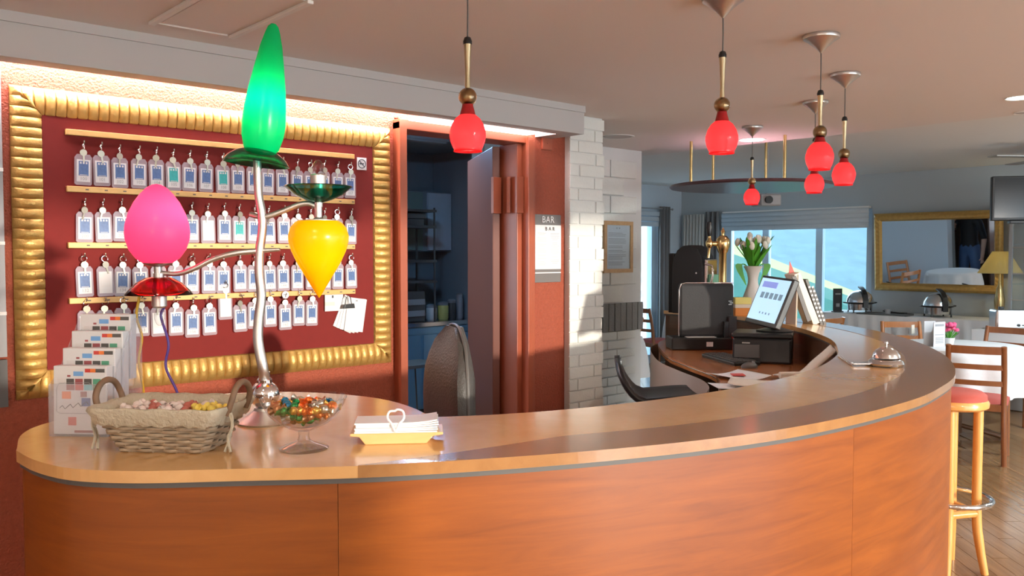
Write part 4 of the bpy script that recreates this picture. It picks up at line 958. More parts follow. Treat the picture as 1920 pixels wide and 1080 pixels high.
# coffee machine
cm = thing('coffee_machine', 'black domed coffee machine at the bar end', 'coffee machine', dep(1306, 577, 5.78)*1.0, RC-.55); cm.location.z = HC
pr = [(-.125, 0), (.09, 0), (.09, .30), (.08, .38), (.05, .43), (0, .455), (-.05, .45), (-.09, .42), (-.115, .37), (-.125, .30)]
a = MB(); k = len(pr); a.add([(x, -.14, z) for x, z in pr]+[(x, .10, z) for x, z in pr], [tuple(range(k)), tuple(range(2*k-1, k-1, -1))]+[(i, i+k, (i+1) % k+k, (i+1) % k) for i in range(k)]); a.build('machine_body', 'blackmatte', cm, bevel=.008)
MB().bb(-.165, -.125, -.10, .06, 0, .40).build('water_tank', 'black', cm, bevel=.006); MB().bb(.09, .115, -.12, .08, .02, .36).build('chrome_front', 'chrome', cm, bevel=.006); MB().bb(.115, .165, -.10, .06, 0, .03).build('drip_tray', 'chrome', cm, bevel=.004)
MB().bb(.118, .150, -.11, .05, .10, .26).build('green_label', mat('green_label', (.25, .62, .42), .5), cm, bevel=.004); MB().tube([(.10, -.13, .33), (.15, -.13, .32), (.155, -.13, .26), (.14, -.13, .20)], .008, 8).build('steam_pipe', 'chrome', cm, smooth=60); MB().sphere((.045, -.142, .27), .006, 10, 8).build('indicator', 'paper', cm)

# ------------------------------------------------------------------ pendants
def pendant_proto():
    t = thing('pendant_lamp', 'x', 'lamp')
    d = {}
    d['canopy'] = MB().lathe([(.064, 0), (.066, -.006), (.064, -.014), (.05, -.022), (.022, -.045), (.006, -.062), (.003, -.066)], 32).mesh('canopy', 'silver', 40)
    d['rod'] = MB().lathe([(.0075, 0), (.0065, .05), (.0085, .12), (.0105, .165), (.011, .175)], 16).mesh('rod', 'champagne', 50)
    d['cap'] = MB().lathe([(.012, 0), (.0125, .008), (.009, .018), (.003, .021)], 16).mesh('cap', 'black', 50)
    d['ball'] = MB().sphere((0, 0, 0), .0255, 20, 14).mesh('ball', 'amber', 60)
    d['core'] = MB().sphere((0, 0, 0), .017, 14, 10).mesh('ball_core', 'champagne', 60)
    d['neck'] = MB().lathe([(.023, 0), (.020, .02), (.016, .045), (.015, .055)], 20).mesh('neck', 'redneck', 50)
    pr = [(.022, .004), (.034, -.006), (.044, -.022), (.050, -.042), (.0505, -.055), (.047, -.072), (.041, -.086), (.038, -.091), (.040, -.097), (.0385, -.0975), (.036, -.091)]
    d['shade'] = MB().openlathe(pr, 32).mesh('shade', 'redshade', 60)
    d['bulb'] = MB().sphere((0, 0, 0), .013, 12, 8).mesh('bulb', emit('pendant_bulb', (1, .75, .6), 5), 60)
    return d, t
PD, pt = pendant_proto(); bpy.data.objects.remove(pt)
def pendant(px, y_rodtop, y_ball, y_shadebot, cx, cy, label):
    # (cx,cy): ceiling point
    d = (Vector((cx, cy, CZ))-CAM).dot(FW)
    zt = dep(px, y_rodtop, d).z; zb = dep(px, y_ball, d).z; zs = dep(px, y_shadebot, d).z + .0975
    t = thing('pendant_lamp', label, 'lamp', (cx, cy, CZ), 0, 'red glass pendant lamps along the counter')
    ob('ceiling_canopy', PD['canopy'], t); MB().tube([(0, 0, -.06), (.001, 0, (zt-CZ)*.5-.03), (0, 0, zt-CZ)], .0022, 6).build('cord', 'darkgrey', t)
    o = ob('rod', PD['rod'], t, loc=(0, 0, zb-CZ+.022)); o.scale.z = (zt-.018-zb-.022)/.175; ob('rod_cap', PD['cap'], t, loc=(0, 0, zt-CZ-.020))
    b = ob('glass_ball', PD['ball'], t, loc=(0, 0, zb-CZ)); ob('ball_core', PD['core'], b)
    o = ob('shade_neck', PD['neck'], t, loc=(0, 0, zs-CZ)); o.scale.z = max(.5, (zb-.02-zs)/.055); s = ob('glass_shade', PD['shade'], t, loc=(0, 0, zs-CZ)); ob('bulb', PD['bulb'], s, loc=(0, 0, -.062))
    light('pendant_light', 'POINT', (0, 0, zs-CZ-.062), PEND_W, (1, .62, .5), t, .014)
ap = dep(877, 245, 2.36)
pendant(877, 68, 180, 283, ap.x, ap.y, 'red glass pendant hanging in front of the kitchen doorway')
c = onz(1356, -6, CZ); pendant(1356, 95, 196, 287, c.x, c.y, 'large red glass pendant second from left, left of the group')
c = onz(1540, 66, CZ); pendant(1540, 168, 247, 318, c.x, c.y, 'red glass pendant with the nearest visible ceiling canopy in the right group')
c = onz(1585, 138, CZ); pendant(1584, 218, 288, 347, c.x, c.y, 'rightmost red glass pendant')
c = onz(1529, 190, CZ); pendant(1528, 258, 306, 362, c.x, c.y, 'red glass pendant half hidden behind the one with the nearest canopy')
c = onz(1411, 237, CZ); pendant(1409, 294, 340, 384, c.x, c.y, 'smallest farthest red glass pendant below the mirrored ring')

# ------------------------------------------------------------------ hanging mirrored disc
RCX, RCY, RZ_ = 5.42, 3.47, 1.975
rg = thing('hanging_disc', 'round mirrored disc hung from brass rods over the bar', 'disc', (RCX, RCY, RZ_))
MB().lathe([(.0005, -.001), (.565, 0), (.575, .008), (.565, .016), (.0005, .017)], 64).build('mirror_disc', 'mirror', rg, smooth=30)
MB().lathe([(.570, -.003), (.580, .006), (.570, .020)], 64).build('disc_rim', mat('dark_rim', (.10, .05, .06), .3), rg, smooth=40)
for px, py in ((1296, 265), (1472, 253), (1352, 288), (1513, 265)):
    q = onz(px, py, CZ); zt = CZ
    if q.x > 5.5: q = onz(px, py, CZ2); q = Vector((min(q.x, 5.9), q.y, 0)); zt = CZ2
    v = Vector((q.x-RCX, q.y-RCY, 0)); 
    if v.length > .52: v = v.normalized()*.5
    r_ = MB().tube([(v.x, v.y, .01), (v.x, v.y, zt-RZ_)], .011, 10).build('brass_rod', 'brass', rg, smooth=60)
    MB().lathe([(.022, 0), (.022, .006)], 16, (v.x, v.y, .016)).build('rod_flange', 'brass', r_)
# ceiling fittings
def downlight(x, y, z, label, glow=True, r=.085):
    t = thing('ceiling_downlight', label, 'light', (x, y, z))
    MB().lathe([(r, 0), (r*1.12, -.004), (r*1.15, 0)], 32).build('trim_ring', 'white', t, smooth=40); MB().lathe([(r*.96, -.001), (r*.96, -.003)], 32).build('lens', 'spotglow' if glow else 'beam', t)
    return t
q = onz(1410, 262, CZ); downlight(q.x, q.y, CZ, 'lit round downlight above the mirrored disc'); light('downlight', 'SPOT', (q.x, q.y, CZ-.01), 100, (.92, 1, .95), None, .06, 140)
q = onz(1912, 183, CZ); downlight(q.x, q.y, CZ, 'lit round downlight at the right edge of the ceiling', r=.06); light('downlight', 'SPOT', (q.x, q.y, CZ-.01), 35, (1, .95, .88), None, .06, 140)
q = onz(1158, 256, CZ); downlight(q.x, q.y, CZ, 'unlit round ceiling vent near the brick pillar', False, .10)
q = onz(1918, 211, CZ); downlight(q.x, q.y, CZ, 'small unlit ceiling disc at the right edge', False, .04)
for i, (x, y) in enumerate(((0.2, 1.0), (2.2, .0), (-.9, .3), (3.6, -.6), (1.0, -1.6))):  # downlights added out of view to brighten the entrance side
    downlight(x, y, CZ, 'added fill downlight out of view over the entrance, '+('nearest the leaflet holder', 'nearest the counter front', 'nearest the left side wall', 'nearest the bar stool', 'nearest the entrance wall')[i]); o = light('downlight', 'SPOT', (x, y, CZ-.01), LOBBY_W, (1, .84, .66), None, .08, 150)
for i, (x, y) in enumerate(((7.2, 1.2), (6.8, -.4))):  # fill spots for the dining room, invented beyond the view
    downlight(x, y, CZ2, ('added unseen dining downlight near the television', 'added unseen dining downlight nearest the entrance wall')[i]); light('downlight', 'SPOT', (x, y, CZ2-.01), 150, (.74, .90, 1), None, .08, 150)

GLOBE = emit('added_opal_globe', (1, .88, .76), GLOBE_S)  # globes added out of view to lift the ceiling and room brightness
for i, (x, y) in enumerate(((-1.2, -.6), (1.6, -1.7), (4.4, -1.4), (7.9, .3))):
    t = thing('added_globe_lamp', 'added unseen opal globe lamp over the entrance hall, '+('by the left side wall', 'by the wide opening', 'behind the bar stool', 'beside the dining tables')[i], 'lamp', (x, y, CZ if x < 5.5 else CZ2), 0, 'added opal globe lamps')
    MB().lathe([(.05, 0), (.05, -.02), (.01, -.03)], 20).build('canopy', 'silver', t, smooth=40); MB().tube([(0, 0, -.03), (0, 0, -.40)], .006, 8).build('stem', 'silver', t); MB().sphere((0, 0, -.52), .13, 24, 16).build('globe', GLOBE if i < 3 else emit('added_cool_globe', (.78, .92, 1), 42), t, smooth=60)

# ------------------------------------------------------------------ window, glass door, curtains
wn = struct('window_1', MB().bb(XB+.02, XB+.08, 4.62, 6.62, .55, .61), 'frame', 'wide dining window')
a = MB(); a.bb(XB+.02, XB+.08, 4.62, 6.62, 1.96, 2.02); a.build('window_head', 'frame', wn)
for y in (4.65, 5.29, 6.03, 6.59): MB().bb(XB+.02, XB+.08, y-.045, y+.045, .61, 1.96).build('window_mullion', 'frame', wn)
for y0, y1 in ((4.695, 5.245), (5.335, 5.985), (6.075, 6.545)): MB().bb(XB+.045, XB+.053, y0, y1, .61, 1.96).build('window_pane', 'pane', wn)
MB().bb(XB-.02, XB+.02, 4.60, 6.64, .51, .55).build('window_sill', 'white', wn)
bl_ = thing('roman_blind', 'folded grey roman blind across the wide window top', 'blind', (XB-.06, 5.62, 1.80))
for k in range(4):
    rows = [[(-.02*(1 if k % 2 else 1)-.018*math.sin(PI*s/4), y, .055*k+.062*s/4) for y in (-1.0, 1.0)] for s in range(5)]
    o = MB().sheet(rows).build('fold', 'blind', bl_, smooth=60); so = o.modifiers.new('t', 'SOLIDIFY'); so.thickness = .006
MB().bb(-.02, .02, -1.0, 1.0, .225, .25).build('head_rail', 'white', bl_)
def curtain(name, label, loc, rz, w, z0, z1, m, n=5, amp=.035):
    t = thing(name, label, 'curtain', loc, rz); rows = []
    for z in (z0, (z0+z1)/2, z1): rows.append([(-w/2+w*i/(n*8), amp*math.sin(2*PI*i/8), z) for i in range(n*8+1)])
    o = MB().sheet(rows).build('curtain_fabric', m, t, smooth=80); so = o.modifiers.new('t', 'SOLIDIFY'); so.thickness = .004
    return t
curtain('curtain', 'dark grey curtain at the left end of the wide window', (XB-.08, 6.78, 0), PI/2, .22, .05, 2.06, 'curtain', 3)
curtain('curtain', 'pale pleated curtain in the dining room corner', (XB-.09, 7.08, 0), PI/2, .36, .05, 2.03, 'curtainlight', 7, .02)
t = curtain('curtain', 'grey eyelet curtain beside the glass door', (9.27, YD-.09, 0), 0, .17, .03, 2.13, 'curtain', 3, .035)
t = thing('curtain_rod', 'thin metal curtain rod over the glass door', 'rod', (9.0, YD-.09, 2.10)); MB().tube([(-.45, 0, 0), (.42, 0, 0)], .008, 8).build('pole', 'grey', t); MB().sphere((.43, 0, 0), .016, 10, 8).build('finial', 'grey', t); MB().bb(.33, .345, 0, .09, -.01, .01).build('bracket', 'grey', t)
dd = struct('door_2', MB().bb(8.72, 8.78, YD+.03, YD+.10, 0, 2.0), 'frame', 'glass garden door')
MB().bb(9.14, 9.24, YD+.03, YD+.10, 0, 2.0).build('door_stile', 'frame', dd); MB().bb(8.78, 9.14, YD+.03, YD+.10, 0, .12).build('door_rail', 'frame', dd); MB().bb(8.78, 9.14, YD+.03, YD+.10, 1.92, 2.0).build('door_rail', 'frame', dd); MB().bb(8.78, 9.14, YD+.06, YD+.068, .12, 1.92).build('door_pane', 'pane', dd)
t = thing('door_blind', 'folded pale blind above the glass door', 'blind', (8.98, YD-.03, 1.86)); 
for k in range(3): MB().bb(-.27, .26, -.02-.008*k, .0, .07*k, .07*k+.062).build('fold', 'blind', t, bevel=.01)
# outdoors: garden wall behind the glass door, path, bank
gw = thing('garden_wall', 'grey brick garden wall outside the glass door', 'wall', (9.6, YD+1.4, 0)); MB().bb(-1.6, 1.2, 0, .15, 0, 2.6).build('wall_core', 'mortar', gw)
gb = MB().box((0, 0, 0), (.225, .03, .10)).mesh('brick', mat('grey_garden_brick', (.42, .44, .48), .8, var=.15, vscale=20))
for k in range(19):
    for j in range(7): ob('brick', gb, gw, loc=(-.65+j*.24+(.12 if k % 2 else 0), -.008, .3+k*.112))
def ground(name, fn, x0, x1, y0, y1, nx, ny, m, label):
    rows = [[(x0+(x1-x0)*i/nx, y0+(y1-y0)*j/ny, fn(x0+(x1-x0)*i/nx, y0+(y1-y0)*j/ny)) for i in range(nx+1)] for j in range(ny+1)]
    o = MB().sheet(rows).build(name, m, smooth=80); o['kind'] = 'structure'; o['label'] = label; return o
ground('ground_path', lambda x, y: -.05, 9.96, 40, -6, 40, 4, 4, 'path', 'pale path outside the window')
def lawn_top(y): return 0
def gline(px, py, x): return onx(px, py, x)
XG = 14.0
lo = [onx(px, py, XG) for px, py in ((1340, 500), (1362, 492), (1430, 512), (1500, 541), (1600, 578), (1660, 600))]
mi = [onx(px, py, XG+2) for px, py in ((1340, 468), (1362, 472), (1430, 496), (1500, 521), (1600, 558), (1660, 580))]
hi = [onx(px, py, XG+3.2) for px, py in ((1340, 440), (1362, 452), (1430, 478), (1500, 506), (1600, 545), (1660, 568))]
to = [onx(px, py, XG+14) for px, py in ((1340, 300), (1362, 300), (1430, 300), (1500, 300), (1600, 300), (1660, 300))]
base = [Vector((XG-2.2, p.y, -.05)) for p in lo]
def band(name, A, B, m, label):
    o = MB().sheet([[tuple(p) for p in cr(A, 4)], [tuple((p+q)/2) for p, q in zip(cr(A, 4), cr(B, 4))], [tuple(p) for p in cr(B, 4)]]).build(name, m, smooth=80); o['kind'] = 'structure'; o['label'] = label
band('ground_hedge', base, lo, 'hedge', 'dark green planting at the foot of the bank'); band('ground_slope', lo, mi, 'hedge', 'dark green lower bank'); band('ground_edge', mi, hi, 'grassy', 'yellow green edge of the bank'); band('ground_bank', hi, to, 'grass', 'pale grassy bank rising behind the window')

# ------------------------------------------------------------------ dining furniture
def chair_parts(wood_):
    d = []
    for s in (-1, 1):
        d.append(('back_post', MB().tube(cr([(s*.185, .19, 0), (s*.18, .205, .22), (s*.175, .20, .45), (s*.175, .225, .65), (s*.172, .27, .85)], 4), [.019]*5*0+[.019 for _ in range(17)], 8).mesh('back_post', wood_, 60)))
        d.append(('leg', MB().tube(cr([(s*.19, -.20, 0), (s*.185, -.205, .2), (s*.18, -.195, .43)], 4), [.017, .017, .018, .019, .02, .02, .021, .021, .021], 8).mesh('leg', wood_, 60)))
    for z, y, h in ((.82, .262, .055), (.70, .240, .036), (.585, .222, .036)):
        d.append(('back_slat', MB().sheet([[(-.17+.34*i/8, y+.02*(1-(i/4-1)**2)+dy, z+dz) for i in range(9)] for dy, dz in ((-.008, -h/2), (-.008, h/2), (.008, h/2), (.008, -h/2), (-.008, -h/2))]).mesh('back_slat', wood_)))
    a = MB(); a.bb(-.195, .195, -.215, -.185, .385, .435); a.bb(-.185, .185, .18, .21, .385, .435); a.bb(-.195, -.165, -.2, .2, .385, .435); a.bb(.165, .195, -.2, .2, .385, .435); d.append(('seat_frame', a.mesh('seat_frame', wood_)))
    a = MB(); n = 10; rows = [[(-.20+.40*i/n, -.22+.42*j/n, .435+.035*(max(0, 1-abs(i/5-1)**4)*max(0, 1-abs(j/5-1)**4))**.5) for i in range(n+1)] for j in range(n+1)]
    a.sheet(rows); d.append(('seat_cushion', a.mesh('seat_cushion', 'redseat', 60)))
    return d
CH1, CH2 = chair_parts('chairwood'), chair_parts('chairorange')
def chair(x, y, face, label, parts=CH1):
    # face: heading (radians) of the direction the sitter looks; local -y is the front
    t = thing('dining_chair', label, 'chair', (x, y, 0), face+PI/2, 'ladder back dining chairs')
    for n_, me in parts: ob(n_, me, t)
    return t
def cloth_table(x, y, r, h, drop, label, clabel):
    t = thing('round_table', label, 'table', (x, y, 0)); MB().lathe([(r, h-.03), (r, h-.004)], 40).build('table_top', 'darkwood', t); MB().lathe([(.045, .03), (.04, h-.03)], 16).build('pedestal', 'darkwood', t, smooth=40)
    for i in range(4): an = i*PI/2+.4; MB().tube([(0, 0, .10), (.22*math.cos(an), .22*math.sin(an), .05), (.36*math.cos(an), .36*math.sin(an), .015)], .018, 8).build('foot', 'darkwood', t, smooth=60)
    c = thing('tablecloth', clabel, 'tablecloth', (x, y, h)); rows = []; n = 96
    for k, (rr, z, am) in enumerate(((.001, 0, 0), (r*.6, 0, 0), (r*.97, 0, 0), (r+.006, -.006, .002), (r+.022, -.06, .010), (r+.035, -drop*.5, .024), (r+.045, -drop, .036))):
        rows.append([((rr+am*math.sin(i*2*PI*11/n+.3*math.sin(i*.2)))*math.cos(i*2*PI/n), (rr+am*math.sin(i*2*PI*11/n+.3*math.sin(i*.2)))*math.sin(i*2*PI/n), z+.0015) for i in range(n+1)])
    MB().sheet(rows).build('cloth', 'cloth', c, smooth=60); return t
TX, TY = 7.36, 2.76
cloth_table(TX, TY, .50, .75, .36, 'round dining table at the right under a long white cloth', 'white cloth over the round table by the dark chairs')
hd = math.atan2
q = onz(1870, 846, 0)
chair(6.68, 2.36, hd(TY-2.36, TX-6.68)-.25, 'dark wooden ladder back chair nearest the counter, facing the round table')
chair(7.98, 2.70, hd(TY-2.70, TX-7.98), 'dark wooden chair on the far side of the round table at the right', CH1)
chair(8.0, 3.40, hd(TY-3.40, TX-8.0), 'orange brown chair behind the menu card on the round table', CH2)
chair(8.15, 4.50, hd(1, .1), 'orange brown chair whose top shows behind the counter below the window', CH2)
# on the table
pz = .7525
def onT(px, py): p = onz(px, py, pz); return p
q = onT(1738, 644); mc_ = thing('menu_card', 'upright white and grey menu card on the round table', 'menu', (7.10, 2.84, pz), RC+.35)
MB().bb(-.06, .06, -.05, -.046, 0, .20).build('front_panel', 'palep', mc_); MB().bb(.056, .06, -.05, .05, 0, .20).build('side_panel', 'paper', mc_); MB().bb(-.06, .06, .046, .05, 0, .20).build('rear_panel', 'paper', mc_)
a = MB(); a.bb(-.045, .045, -.052, -.050, .165, .182); a.bb(-.045, .045, -.052, -.05, .095, .10); 
for k in range(4): a.bb(-.04, .04, -.052, -.05, .03+k*.013, .035+k*.013)
a.build('menu_print', 'inkgrey', mc_); MB().bb(.0605, .062, -.03, .03, .05, .15).build('side_print', 'navyp', mc_)
fp = thing('flower_pot', 'small white pot of pink flowers on the round table', 'flower pot', (7.24, 2.78, pz)); MB().openlathe([(.0005, 0), (.03, 0), (.042, .065), (.039, .065), (.0005, .05)], 20).build('pot', 'white', fp, smooth=40)
for i in range(14):
    an = i*2.4; r_ = .06*math.sqrt((i+.5)/14); f = MB().sphere((r_*math.cos(an), r_*math.sin(an), .15+.025*math.cos(i)), .022, 8, 6, (1, 1, .7)).build('blossom', 'pink', fp, smooth=60); 
    MB().tube([(0, 0, .05), (r_*math.cos(an), r_*math.sin(an), .14)], .002, 5).build('flower_stem', 'leaf', fp)
for i in range(8): an = i*.8; MB().sheet([[(.02*math.cos(an), .02*math.sin(an), .06), (.03*math.cos(an+.2), .03*math.sin(an+.2), .06)], [(.07*math.cos(an), .07*math.sin(an), .10), (.07*math.cos(an+.3), .07*math.sin(an+.3), .11)]]).build('flower_leaf', 'leaf', fp)
wg = thing('wine_glass', 'stemmed glass with a folded paper beside the menu card', 'glass', (7.0, 2.97, pz)); MB().lathe([(.035, 0), (.034, .003), (.006, .008), (.004, .06), (.02, .075), (.036, .10), (.036, .14), (.034, .14), (.033, .10), (.0005, .075)], 24).build('goblet', 'glass', wg, smooth=60); MB().bb(-.028, .028, -.003, .003, .10, .17).build('paper_insert', 'cream', wg)
# buffet along the mirror wall
bf = thing('buffet_table', 'long buffet table under the mirror', 'table', (9.42, 4.0, 0)); MB().bb(-.30, .30, -.95, .95, .79, .825).build('table_top', 'darkwood', bf)
for sx in (-.26, .26):
    for sy in (-.9, .9): MB().bb(sx-.025, sx+.025, sy-.025, sy+.025, 0, .79).build('leg', 'darkwood', bf)
bcl = thing('buffet_cloth', 'white cloth draped over the buffet table', 'tablecloth', (9.42, 4.0, .826)); n = 80
top = [[(x, -.96+1.92*i/n, .002) for i in range(n+1)] for x in (.30, 0, -.305)]
fr_ = [[(-.312-am*math.sin(i*1.1), -.96+1.92*i/n, z) for i in range(n+1)] for z, am in ((-.05, .004), (-.35, .014), (-.72, .02))]
MB().sheet(top+fr_).build('cloth', 'cloth', bcl, smooth=60)
def chafing(x, y, label):
    t = thing('chafing_dish', label, 'chafing dish', (x, y, .829), PI/2+RC*0)
    t.rotation_euler.z = RC
    MB().lathe([(.13, .03), (.135, .10), (.13, .105)], 32).build('pan', 'steel', t, smooth=40); MB().lathe([(.155, .105), (.158, .115), (.15, .12)], 32).build('rim', 'black', t, smooth=40)
    pr = [(.148, .12), (.142, .16), (.12, .205), (.085, .235), (.04, .25), (.0005, .254)]; MB().openlathe(pr, 32).build('dome_lid', 'steel', t, smooth=60)
    hp = [(0, -.16, .06), (0, -.156, .14), (0, -.135, .205), (0, -.09, .25), (0, -.04, .272), (0, .0, .285)]
    rows = [[(sx, p[1], p[2]) for p in hp] for sx in (-.026, .026)]; o = MB().sheet(rows).build('handle_strap', 'black', t); so = o.modifiers.new('t', 'SOLIDIFY'); so.thickness = .014
    for an in (0, PI/2, PI, 3*PI/2): MB().tube([(.13*math.cos(an+.7), .13*math.sin(an+.7), .10), (.14*math.cos(an+.7), .14*math.sin(an+.7), 0)], .008, 6).build('leg', 'black', t)
    for s in (-1, 1): MB().tube([(s*.15, -.03, .11), (s*.18, -.02, .115), (s*.18, .02, .115), (s*.15, .03, .11)], .007, 6).build('side_handle', 'black', t)
p = onx(1758, 590, 9.38); chafing(9.38, p.y, 'domed steel chafing dish below the mirror')
p = onx(1612, 585, 9.38); chafing(9.38, p.y, 'domed steel chafing dish next to the window edge')
p = onx(1571, 585, 9.30); t = thing('menu_stand', 'tall black menu stand on the buffet by the window', 'stand', (9.28, 4.79, .829), RC); MB().bb(-.05, .05, -.012, .012, 0, .27).build('stand_panel', 'blackmatte', t, bevel=.004); MB().bb(-.055, .055, -.04, .04, 0, .012).build('stand_foot', 'black', t); a = MB(); a.bb(-.03, .03, -.014, -.012, .20, .215); a.build('stand_print', 'grey', t); MB().bb(-.02, .02, -.014, -.012, .06, .10).build('stand_print', 'grey', t)
t = thing('spoon_rest', 'dark ladle rest with a small cup on the buffet cloth', 'utensil', (9.25, 4.20, .8415), RC); MB().lathe([(.03, 0), (.035, .05), (.032, .05), (.028, .006)], 16).build('cup', 'grey', t, smooth=40); MB().tube([(-.05, 0, .03), (.12, -.03, .008), (.2, -.03, .006)], .007, 6).build('ladle', 'black', t, smooth=60)
t = thing('buffet_tray', 'dark flat slate tray on the buffet cloth', 'tray', (9.26, 4.26, .829), PI/2); MB().bb(-.30, .24, -.10, .12, 0, .012).build('tray_plate', 'darkgrey', t, bevel=.003); MB().bb(-.30, .24, -.10, -.09, .012, .02).build('tray_lip', 'darkgrey', t)
# mirror
MW = (3.20, 4.56); mz0, mz1 = 1.075, 1.955
mr = thing('wall_mirror', 'wide mirror in a carved gold frame on the dining wall', 'mirror', (XB-.03, (MW[0]+MW[1])/2, mz0)); mr.rotation_euler.y = -math.radians(3.5)
hw, hh = (MW[1]-MW[0])/2, mz1-mz0
MB().bb(-.006, .006, -hw+.08, hw-.08, .08, hh-.08).build('mirror_glass', 'mirror', mr)
def mbar(L):
    a = MB(); rows = []; N = 60
    for t_, h in ((0, .01), (.01, .03), (.03, .042), (.05, .032), (.07, .036), (.085, .015), (.09, .006)):
        rows.append([(-L/2+t_+(L-2*t_)*i/N, -h*(1+.10*math.sin(i*1.7)), -t_) for i in range(N+1)])
    return a.sheet(rows)
Mz = RZ(-PI/2)
for nm, L, Mx in (('frame_top', 2*hw, T(0, 0, hh)), ('frame_bottom', 2*hw, RY(PI)), ('frame_side', hh, T(-hw, 0, hh/2) @ RY(-PI/2)), ('frame_side', hh, T(hw, 0, hh/2) @ RY(PI/2))):
    mbar(L).xf(Mz @ Mx).build(nm, 'gold', mr, smooth=50)
# table lamp on the buffet
lx = onx(1884, 500, 9.45); tl2 = thing('shade_lamp', 'small lit lamp with a cream cone shade on the buffet', 'lamp', (9.42, 3.14, .829))
MB().lathe([(.07, 0), (.07, .01), (.03, .03), (.045, .12), (.05, .2), (.03, .32), (.012, .36), (.012, .52)], 24).build('lamp_base', 'brass', tl2, smooth=40); MB().openlathe([(.205, .47), (.075, .69), (.074, .69), (.203, .47)], 32).build('lamp_shade', 'lampshade', tl2, smooth=60); MB().sphere((0, 0, .57), .03, 12, 8).build('bulb', emit('warm_bulb', (1, .8, .4), 3), tl2)
light('shade_lamp_light', 'POINT', (0, 0, .57), 22, (1, .80, .42), tl2, .03)
# tv on a ceiling arm
tvp = dep(1916, 372, 7.3)
tv = thing('television', 'black flat television hung from the ceiling at the right edge', 'television', tvp, RC-.25)
MB().bb(-.24, .44, -.03, .03, -.19, .19).build('tv_case', 'black', tv, bevel=.008); MB().bb(-.22, .42, -.034, -.03, -.165, .175).build('tv_screen', 'tvscreen', tv); MB().bb(-.10, .14, -.05, .03, -.215, -.19).build('speaker_bar', 'black', tv, bevel=.004)
MB().bb(.05, .15, .03, .09, -.05, .05).build('bracket', 'darkgrey', tv); MB().tube([(.10, .08, 0), (.10, .08, CZ2-tvp.z)], .02, 10).build('ceiling_pole', 'darkgrey', tv, smooth=60)
# glass cabinet
gcx = thing('glass_cabinet', 'tall grey glazed cabinet at the right edge', 'cabinet', (8.97, 2.72, 0), 0)
cw, cdp, chh = .22, .22, 1.98
MB().bb(.0, .44, -.40, .20, 0, .80).build('cabinet_base', 'metalgrey', gcx, bevel=.004); MB().bb(-.01, .45, -.42, .22, chh-.05, chh).build('cornice', 'metalgrey', gcx, bevel=.004)
for x, y in ((.0, .17), (.0, -.13), (.0, -.40), (.41, .17), (.41, -.4)): MB().bb(x, x+.03, y, y+.03, .80, chh-.05).build('cabinet_post', 'metalgrey', gcx)
for y0, y1 in ((-.10, .17), (-.37, -.13)): 
    dr_ = MB().bb(.012, .016, y0, y1, .82, chh-.06).build('door_pane', 'pane', gcx)
    for z in (1.05, 1.3, 1.55, 1.8): MB().bb(.008, .020, y0, y1, z, z+.012).build('glazing_bar', 'metalgrey', dr_)
for z in (.82, 1.2, 1.58): MB().bb(.03, .42, -.38, .18, z, z+.012).build('shelf', 'pane', gcx)
MB().bb(.425, .435, -.40, .2, .8, chh-.05).build('cabinet_back', 'wallwhite', gcx); MB().sphere((-.012, -.08, 1.36), .014, 10, 8).build('knob', 'brass', gcx)
GLM = MB().lathe([(.026, 0), (.005, .006), (.004, .06), (.03, .09), (.032, .14), (.03, .14), (.0005, .075)], 16).mesh('goblet', 'glass', 60)
for i in range(6):
    tag(ob('wine_glass', GLM, None, loc=(8.97+.15+.12*(i % 2), 2.72-.25+.15*(i//2), (1.213 if i % 3 else 1.593))), 'small stemmed glass on a shelf of the glazed cabinet', 'glass', 'stemmed glasses in the glazed cabinet')
# silver toaster box
st2 = thing('serving_stand', 'low side table with a white cloth at the right', 'table', (8.63, 2.70, 0)); MB().bb(-.18, .18, -.33, .33, .77, .79).build('table_top', 'darkwood', st2)
for sx in (-.15, .15):
    for sy in (-.30, .30): MB().bb(sx-.02, sx+.02, sy-.02, sy+.02, 0, .77).build('leg', 'darkwood', st2)
MB().bb(-.19, .19, -.34, .34, .79, .796).build('cloth_top', 'cloth', st2); MB().bb(-.196, -.19, -.34, .34, .42, .796).build('cloth_drop', 'cloth', st2)
tb = Vector((8.62, 2.76, .797))
to_ = thing('toaster', 'silver toaster with a black side on the side table', 'toaster', tb, RC-.15); MB().bb(-.17, .15, -.08, .10, .01, .19).build('toaster_body', 'steel', to_, bevel=.02); MB().bb(.145, .185, -.085, .105, 0, .185).build('side_cap', 'black', to_, bevel=.01); MB().tube([(.02, -.082, .05), (.02, -.09, .05)], .012, 12).build('dial', 'black', to_); MB().bb(.05, .09, -.082, -.08, .045, .055).build('badge', 'darkgrey', to_); MB().bb(-.12, -.08, -.02, .02, .19, .215).build('lever', 'black', to_, bevel=.004)
# ceiling fan blades at the right edge
cf = dep(1990, 281, 7.2); fan = thing('ceiling_fan', 'grey ceiling fan blade reaching in at the right edge', 'fan', (cf.x, cf.y, CZ2-.10)); MB().lathe([(.04, .10), (.05, .02), (.09, 0), (.08, -.05), (.0005, -.06)], 24).build('hub', 'metalgrey', fan, smooth=40)
for i in range(4): MB().bb(.08, .62, -.06, .06, -.012, -.004).xf(RZ(PI/2*i+PI+RC+.1)).build('blade', 'metalgrey', fan)
# projector beyond the disc
pj = dep(1437, 376, 7.4); pt_ = thing('projector', 'grey projector hanging from the dining ceiling beyond the mirrored disc', 'projector', pj, RC+.2); MB().bb(-.10, .09, -.10, .10, -.05, .05).build('projector_body', 'grey', pt_, bevel=.015); MB().lathe([(.03, 0), (.033, .03)], 16, (-.04, -.10, 0), Matrix.Rotation(PI/2, 3, 'X')).build('lens', 'black', pt_); MB().tube([(0, 0, .05), (0, 0, CZ2-pj.z)], .012, 8).build('ceiling_stem', 'grey', pt_)
